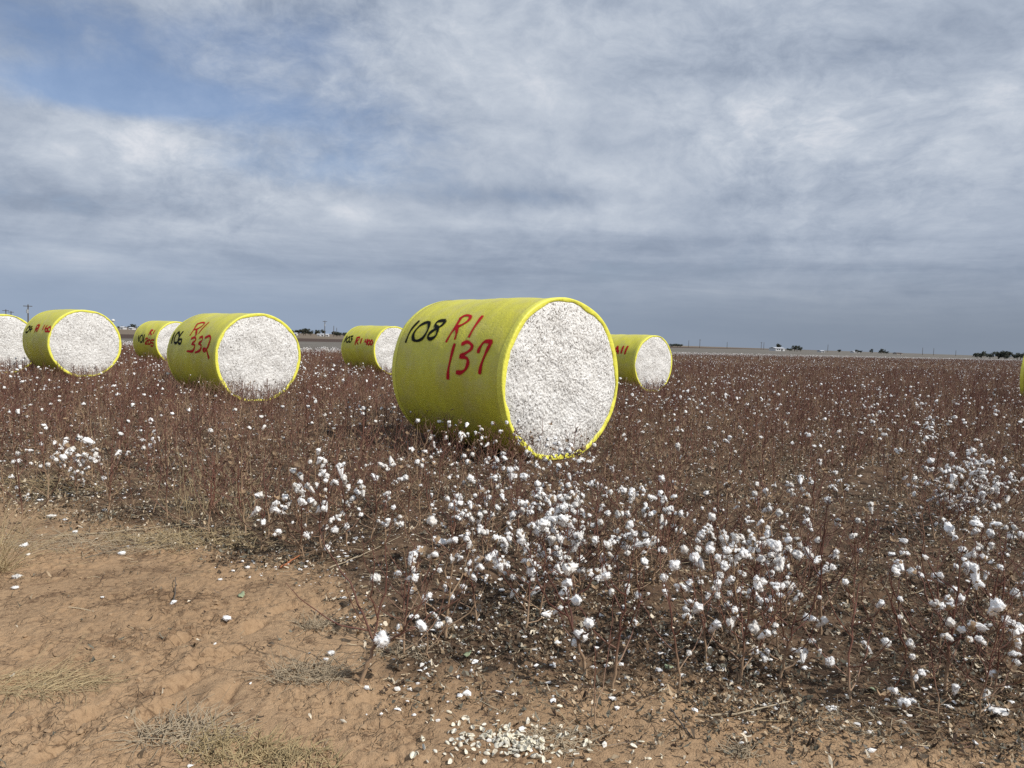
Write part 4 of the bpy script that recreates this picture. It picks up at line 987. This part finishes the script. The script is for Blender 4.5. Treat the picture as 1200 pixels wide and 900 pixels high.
# ---- dry weeds and grass, each clump a thing
def blades(name, label, cat, u, v, n, rad, L, lean, mat, w=.0016, flat=0.0, droop=.5, squash=.6, seed=0, group='dry weeds and grass beside the crop'):
    rng = np.random.default_rng(500 + seed); x0, y0 = ground_at(u, v); parts = []
    for k in range(n):
        a = rng.uniform(0, 6.28); r = rad * rng.random() ** .6; bx, by = r * math.cos(a), r * math.sin(a) * squash
        l = L * rng.uniform(.4, 1.1); inc = np.clip(rng.normal(.5 + flat, .35), .05, 1.5); az = rng.uniform(0, 6.28)
        d = np.array([math.sin(inc) * math.cos(az), math.sin(inc) * math.sin(az), math.cos(inc)]) + np.array([*lean, 0]); d /= np.linalg.norm(d)
        z0 = float(terrain(x0 + bx, y0 + by)); p = np.array([bx, by, z0 - .004]); pts = [p]
        for s in range(5):
            d = d + rng.normal(0, .14, 3) + np.array([0, 0, -droop * .16]); d /= np.linalg.norm(d); p = p + d * l / 5
            zf = float(terrain(x0 + p[0], y0 + p[1])) + .003
            if p[2] < zf: p = np.array([p[0], p[1], zf + .004 * rng.random()])
            pts.append(p)
        parts.append(tube(pts, np.linspace(w, w * .35, 6) * rng.uniform(.7, 1.4), 4))
    V, Fs = merge(parts); o = obj(name, mesh_from(name, V, np.concatenate(Fs), [mat], smooth=True), None, (x0, y0, 0)); tag(o, label, cat, group)
blades('dry_grass', 'tall pale dry grass tuft at the left edge of the track', 'grass tuft', -6, 668, 110, .13, .55, (.35, 0), 'dry_grass', .0018, 0, .5, .8, 1)
blades('dry_grass', 'flat mat of tan dry grass combed to the right on the track', 'grass tuft', 40, 806, 300, .27, .26, (1.1, .35), 'dry_grass', .0013, .8, 1.1, .5, 2)
blades('dead_weed', 'tangled grey dead weed at the bottom left', 'weed', 215, 862, 240, .20, .19, (.3, .1), 'dead_weed', .0023, .75, .8, .5, 3)
blades('dead_weed', 'olive stubby weed patch at the bottom beside the tangled grey weed', 'weed', 280, 882, 330, .24, .11, (.2, 0), 'olive_weed', .0024, .45, .6, .5, 4)
blades('dead_weed', 'olive stubby weed patch at the bottom, right of the other olive patch', 'weed', 352, 890, 150, .16, .09, (.1, 0), 'olive_weed', .0023, .45, .6, .6, 5)
blades('dead_weed', 'low grey weed clump left of the forked corner plant', 'weed', 362, 795, 240, .18, .17, (.2, .1), 'dead_weed', .0021, .55, .7, .6, 6)
blades('dead_weed', 'greyish weed clump behind the low grey weed clump', 'weed', 372, 735, 120, .12, .13, (.2, 0), 'dead_weed', .0021, .5, .6, .6, 7)
blades('dead_weed', 'grey litter weed under the forked corner plant', 'weed', 478, 768, 130, .17, .10, (0, 0), 'dead_weed', .0021, .7, .8, .5, 8)
blades('dead_weed', 'small dark weed tuft before the heaviest boll cluster', 'weed', 868, 880, 90, .07, .09, (0, 0), 'dead_weed', .0021, .5, .7, .7, 9)
blades('dead_weed', 'grey broken stems beside the husk pile', 'weed', 655, 868, 150, .16, .10, (.2, 0), 'dead_weed', .0021, .7, .8, .7, 10)
blades('dry_grass', 'tan straw lying at the field edge below the tallest bare stalk', 'grass tuft', 215, 632, 420, .75, .42, (.4, 0), 'dry_grass', .0017, .9, 1.1, .30, 11)
blades('dry_grass', 'thin tan grass stems standing left of the corner bolls', 'grass tuft', 255, 600, 70, .45, .70, (-.1, 0), 'dry_grass', .0017, -.2, .25, .5, 12)
blades('dry_grass', 'tan grass stems behind the tall dry grass at the left edge', 'grass tuft', 60, 572, 150, .8, .5, (-.1, 0), 'dry_grass', .0018, .4, .8, .4, 13)
blades('dead_weed', 'grey straw strewn along the left field edge', 'weed', 90, 635, 320, .85, .30, (.3, 0), 'dead_weed', .0021, .9, 1.0, .3, 14)
blades('dead_weed', 'grey weed litter in front of the right corner plants', 'weed', 1010, 850, 120, .25, .10, (.3, 0), 'dead_weed', .0021, .8, .9, .5, 15)

def stick(name, label, cat, pix, r0, r1, mat, lift=(0.01, 0.01), seed=0, knots=6):
    rng = np.random.default_rng(800 + seed); P = []
    for k, (u, v) in enumerate(pix):
        x, y = ground_at(u, v); P.append([x, y, float(terrain(x, y)) + lift[0] + (lift[1] - lift[0]) * k / (len(pix) - 1)])
    P = np.array(P); t = np.linspace(0, len(P) - 1, knots * (len(P) - 1) + 1)
    Q = np.stack([np.interp(t, np.arange(len(P)), P[:, i]) for i in range(3)], 1) + rng.normal(0, .0022, (len(t), 3)); o0 = Q[0].copy()
    V, Fq = tube(Q - o0, np.linspace(r0, r1, len(t)) * rng.uniform(.85, 1.15, len(t)), 7)
    n = len(V); tag(obj(name, mesh_from(name, V, [Fq, np.array([list(range(6, -1, -1)), list(range(n - 7, n))])], [mat], smooth=True), None, o0), label, cat)
stick('broken_stick', 'orange brown splintered stick at the corner of the crop', 'stick', [(328, 667), (340, 661), (352, 655)], .010, .005, 'orange_wood', (.01, .03), 1)
stick('broken_stick', 'long pale stick lying across the soil before the heaviest boll cluster', 'stick', [(818, 842), (862, 841), (925, 828)], .0055, .003, 'dead_weed', (.008, .03), 2)
stick('broken_stick', 'short dark stick on the soil between the front plants', 'stick', [(786, 838), (798, 852), (810, 865)], .0045, .003, 'weathered_wood', (.02, .006), 3)
stick('broken_stick', 'long grey stick lying along the left field edge', 'stick', [(100, 627), (150, 622), (235, 612)], .006, .003, 'dead_weed', (.01, .03), 4)
stick('broken_stick', 'dark twig lying on straw at the left field edge', 'stick', [(100, 650), (140, 642), (190, 634)], .004, .003, 'weathered_wood', (.01, .02), 5)
stick('broken_stick', 'grey stick slanting in the crop right of the orange stick', 'stick', [(385, 668), (420, 655), (470, 640)], .005, .002, 'dead_weed', (.02, .06), 6)
stick('broken_twig', 'thin dark twig lying toward the small white tuft on the track', 'twig', [(204, 707), (206, 694), (205, 682)], .004, .002, 'weathered_wood', (.006, .02), 7)
def leaf(u, v, s, label):
    x, y = ground_at(u, v); rng = np.random.default_rng(int(u)); n, m = 9, 7; V = []
    for i in range(n):
        t = i / (n - 1); w = .7 * math.sin(math.pi * (.05 + .9 * t)) ** .6 * (1 + .15 * math.sin(9 * t))
        for j in range(m):
            q = j / (m - 1) * 2 - 1; V.append([(t - .5) * 2, q * w, .35 * q * q * w + .3 * math.sin(3 * t + q * 2) * .5 + rng.normal(0, .03)])
    V = np.array(V) * s; Fq = np.array([(i * m + j, i * m + j + 1, i * m + m + j + 1, i * m + m + j) for i in range(n - 1) for j in range(m - 1)])
    V2 = np.concatenate([V, V + [0, 0, .0012]]); rim = [j for j in range(m)] + [i * m + m - 1 for i in range(1, n)] + [(n - 1) * m + j for j in range(m - 2, -1, -1)] + [i * m for i in range(n - 2, 0, -1)]
    Q = np.concatenate([Fq[:, ::-1], Fq + n * m, np.array([(rim[k], rim[(k + 1) % len(rim)], rim[(k + 1) % len(rim)] + n * m, rim[k] + n * m) for k in range(len(rim))])])
    o = obj('green_leaf', mesh_from('green_leaf', V2, Q, ['green_leaf'], smooth=True), None, (x, y, float(terrain(x, y)) + .012)); o.rotation_euler = (.25, .1, rng.uniform(0, 6)); tag(o, label, 'leaf')
leaf(283, 699, .032, 'crumpled pale green leaf lying alone on the bare track')
leaf(548, 770, .028, 'dull green leaf in the litter below the short tan trunk')
leaf(783, 787, .026, 'green leaf in the litter by the slender curved foot')
leaf(1022, 806, .026, 'green leaf on the litter right of the heaviest boll cluster')

# ------------------------------------------------------------------ far edge of the plain
ZF = -0.18
def box(c, s):
    x, y, z = c; a, b, h = s[0] / 2, s[1] / 2, s[2] / 2
    V = np.array([(x + i * a, y + j * b, z + k * h) for k in (-1, 1) for j in (-1, 1) for i in (-1, 1)])
    return V, np.array([(0, 2, 3, 1), (4, 5, 7, 6), (0, 1, 5, 4), (2, 6, 7, 3), (0, 4, 6, 2), (1, 3, 7, 5)])
fr = np.random.default_rng(44)
def far_tree(label, group, u, d, h, w, dy=0.0):
    x, y = at_distance(u, d); y += dy; root = thing('tree', label, 'tree', (x, y, ZF), fr.uniform(0, 6.28), group)
    parts = [tube([(0, 0, -.1), (.05 * h, 0, .25 * h), (.02 * h, .03 * h, .6 * h)], [.05 * h, .04 * h, .02 * h], 6)]
    for k in range(4):
        a = fr.uniform(0, 6.28); parts.append(tube([(.04 * h, 0, .3 * h), (.2 * w * math.cos(a), .2 * w * math.sin(a), .55 * h), (.36 * w * math.cos(a), .36 * w * math.sin(a), .72 * h)], [.025 * h, .018 * h, .008 * h], 5))
    V, Fs = merge(parts); obj('trunk', mesh_from('trunk', V, np.concatenate(Fs), ['bark']), root)
    n = 520; cl = fr.integers(0, 9, n); ca = fr.uniform(0, 6.28, 9); cr_ = fr.uniform(.1, .34, 9) * w; cz = fr.uniform(.32, .82, 9) * h; cs = fr.uniform(.14, .24, 9)
    q = fr.normal(0, 1, (n, 3)); q /= np.linalg.norm(q, axis=1)[:, None]; q *= fr.random((n, 1)) ** .4
    Cc = np.stack([cr_ * np.cos(ca), cr_ * np.sin(ca), cz], 1)[cl] + q * np.stack([cs[cl] * w, cs[cl] * w, cs[cl] * h * .9], 1)
    Cc[:, 2] = np.maximum(Cc[:, 2], .12 * h)
    a1 = fr.normal(0, 1, (n, 3)); a1 /= np.linalg.norm(a1, axis=1)[:, None]; a2 = np.cross(a1, fr.normal(0, 1, (n, 3))); a2 /= np.linalg.norm(a2, axis=1)[:, None]
    s = (fr.uniform(.035, .075, n) * (h + w) / 2)[:, None]
    V = np.stack([Cc - a1 * s, Cc + a2 * s * .7, Cc + a1 * s, Cc - a2 * s * .7], 1).reshape(-1, 3)
    obj('crown', mesh_from('crown', V, np.arange(n * 4).reshape(-1, 4), ['foliage']), root)
def px(n, d): return n * d / F_PX
def far_house(name, label, cat, u, d, wpx, hpx, wall='white_siding', roof='sheet_roof', deep=7, ridge=.35):
    x, y = at_distance(u, d); W, H = px(wpx, d) * .9, px(hpx, d) * .88; root = thing(name, label, cat, (x, y, ZF), 0.12)
    eh = H * (1 - ridge)
    obj('wall', mesh_from('wall', *box((0, 0, eh / 2 - .1), (W, deep, eh + .2)), [wall]), root)
    a, b, o = W / 2 + .3, deep / 2 + .35, .02
    V = np.array([(-a, -b, eh + o), (a, -b, eh + o), (a, b, eh + o), (-a, b, eh + o), (-a, 0, H), (a, 0, H), (-a, -b, eh + o + .12), (a, -b, eh + o + .12), (a, b, eh + o + .12), (-a, b, eh + o + .12), (-a, 0, H + .12), (a, 0, H + .12)])
    obj('roof', mesh_from('roof', V, [np.array([(0, 4, 5, 1), (4, 3, 2, 5), (6, 7, 11, 10), (10, 11, 8, 9), (0, 1, 7, 6), (2, 3, 9, 8)]), np.array([(0, 6, 10), (0, 10, 4), (4, 10, 9), (4, 9, 3), (1, 5, 11), (1, 11, 7), (5, 2, 8), (5, 8, 11)])], [roof]), root)
    obj('door', mesh_from('door', *box((W * .18, -deep / 2 - .03, min(1.05, eh * .45)), (min(1.1, W * .2), .06, min(2.1, eh * .9))), ['dark_glass']), root)
    for q in (-.3, -.08): obj('window', mesh_from('window', *box((W * q, -deep / 2 - .03, eh * .58), (min(1.3, W * .14), .06, eh * .34)), ['dark_glass']), root)
def pole(label, u, d, h, arm=True, trans=False, group='utility poles along the horizon'):
    x, y = at_distance(u, d); root = thing('utility_pole', label, 'utility pole', (x, y, ZF), .2, group)
    r = .17 + d * .00012
    V, Fq = tube([(0, 0, -.3), (0, 0, h * .5), (0, 0, h)], [r, r * .9, r * .75], 8); obj('post', mesh_from('post', V, [Fq, np.array([list(range(16, 24))])], ['weathered_wood']), root)
    if arm: obj('crossarm', mesh_from('crossarm', *box((0, -.2, h - .5), (2.4, .16 + d * .0001, .16 + d * .0002)), ['weathered_wood']), root)
    if trans:
        V, Fq = tube([(0, -.45, h * .66), (0, -.45, h * .80)], [.30, .30], 10); obj('transformer', mesh_from('transformer', V, [Fq, np.array([list(range(9, -1, -1)), list(range(10, 20))])], ['grey_metal']), root)
pole('nearest utility pole with crossarm and transformer, rising between the two leftmost bales', 33, 220, 7.6, True, True)
pole('leftmost distant utility pole rising over the leftmost bale', 7, 300, 7.4); pole('distant utility pole just right of the leftmost one', 13, 330, 7.3)
pole('tall dark utility pole left of the bale marked 103', 380.5, 420, 9.2, True, True)
pole('thin utility pole right of the tall dark one by the bale marked 103', 391, 520, 7.6, False); pole('shortest thin pole next to the bale marked 103', 394.5, 600, 7.0, False)
for k, (u, d, h) in enumerate([(807, 900, 8.5), (820, 800, 9), (852, 850, 7.5), (892, 900, 9), (895, 950, 9.5), (970, 900, 9), (1081, 900, 9), (1094, 950, 9), (1120, 900, 7)]):
    pole(['faint pole nearest the bale marked 411', 'second faint pole from the bale marked 411', 'faint pole midway between that bale and the white barn', 'left one of two faint poles before the white barn', 'right one of two faint poles before the white barn',
          'faint pole just right of the small white shed', 'faint pole right of the low farm buildings', 'second faint pole right of the low farm buildings', 'faint short pole nearest the dark tree clump'][k] + ' on the horizon', u, d, h, k in (1, 3))
# water tower
x, y = at_distance(132.5, 1300); rt = thing('water_tower', 'white globe water tower on the horizon right of a bale', 'water tower', (x, y, ZF))
V, Fc = ico(3); obj('tank', mesh_from('tank', V * [2.9, 2.9, 2.6] + [0, 0, 12.6], Fc, ['white_siding'], smooth=True), rt)
obj('column', mesh_from('column', *tube([(0, 0, -.3), (0, 0, 1.2), (0, 0, 10.4)], [1.7, .8, .8], 12), ['white_siding']), rt)
far_house('farmhouse', 'tiny white farmhouse below the water tower', 'house', 144.5, 560, 4, 4)
far_house('farmhouse', 'tiny white farmhouse left of the bale marked 101', 'house', 155, 560, 4.5, 3.2)
far_house('farmhouse', 'tiny white farmhouse next to the bale marked 106', 'house', 347, 520, 3, 3.4)
far_house('farmhouse', 'first of three white farmhouses by the tall dark pole', 'house', 374, 520, 3.2, 3.0)
far_house('farmhouse', 'middle of three white farmhouses by the tall dark pole', 'house', 378.5, 515, 3.4, 3.4)
far_house('farmhouse', 'rightmost of three white farmhouses by the tall dark pole', 'house', 384, 520, 3, 3.2)
far_house('barn', 'long low white barn on the horizon at the right', 'barn', 910.5, 620, 12.5, 4.6, deep=12, ridge=.28)
far_house('shed', 'small white shed on the horizon right of the barn trees', 'shed', 962, 640, 4.6, 2.6)
far_house('barn', 'pale distant barn between the white shed and the far trees', 'barn', 1002, 800, 8, 2.4, 'white_siding', 'sheet_roof')
far_house('farmhouse', 'brown low farmhouse right of the distant trees', 'house', 1052, 800, 8, 2.4, 'tan_siding', 'dark_roof')
for lab, g_, lst, d in [
    ('tree in the tree line behind the water tower', 'trees behind the water tower', [(140, 3.6, 6), (148, 5, 8), (152, 5.5, 7), (158, 4, 8), (163, 4.4, 7), (168, 5, 8), (173, 4, 7)], 580),
    ('tree in the low dark grove left of the three white farmhouses', 'grove left of the farmhouses', [(343, 5, 7), (348, 6, 8), (353, 7.5, 9), (358, 7, 9), (363, 6, 8), (368, 5, 8)], 560),
    ('tree around the three white farmhouses', 'trees around the farmhouses', [(371, 6, 6), (376, 7, 7), (387, 5.6, 7), (391, 5.5, 7), (396, 5, 8), (401, 4.5, 8), (406, 4.2, 8)], 545),
    ('low scrub tree beside the bale marked 411', 'scrub beside the bale', [(788, 3, 8), (794, 3.2, 8), (799, 3, 7)], 800),
    ('dark tree right of the white barn', 'trees right of the barn', [(917, 8, 5), (920, 6.5, 6), (927, 3.4, 7), (934, 6.5, 6), (938, 6, 6), (944, 4.6, 5)], 630),
    ('distant tree among the far farm buildings', 'trees among the far farm buildings', [(985, 3.2, 5), (1009, 3.4, 5), (1013, 3.2, 4), (1027, 4.8, 4), (1032, 3.6, 4), (1034, 5.0, 4), (1039, 4.6, 4), (1046, 3, 5)], 780),
    ('tree in the big dark clump at the right end of the horizon', 'dark tree clump at the right', [(1158, 6, 10), (1163, 8, 11), (1168, 7.4, 10), (1173, 8, 11), (1178, 8.4, 11), (1183, 8.4, 11), (1188, 8, 11), (1193, 7.6, 11), (1199, 7.4, 11), (1205, 7.6, 11)], 420)]:
    for u, h, w in lst: far_tree(lab, g_, u, d, px(h, d) * 1.25, px(w, d) * 1.25, fr.uniform(0, 14))
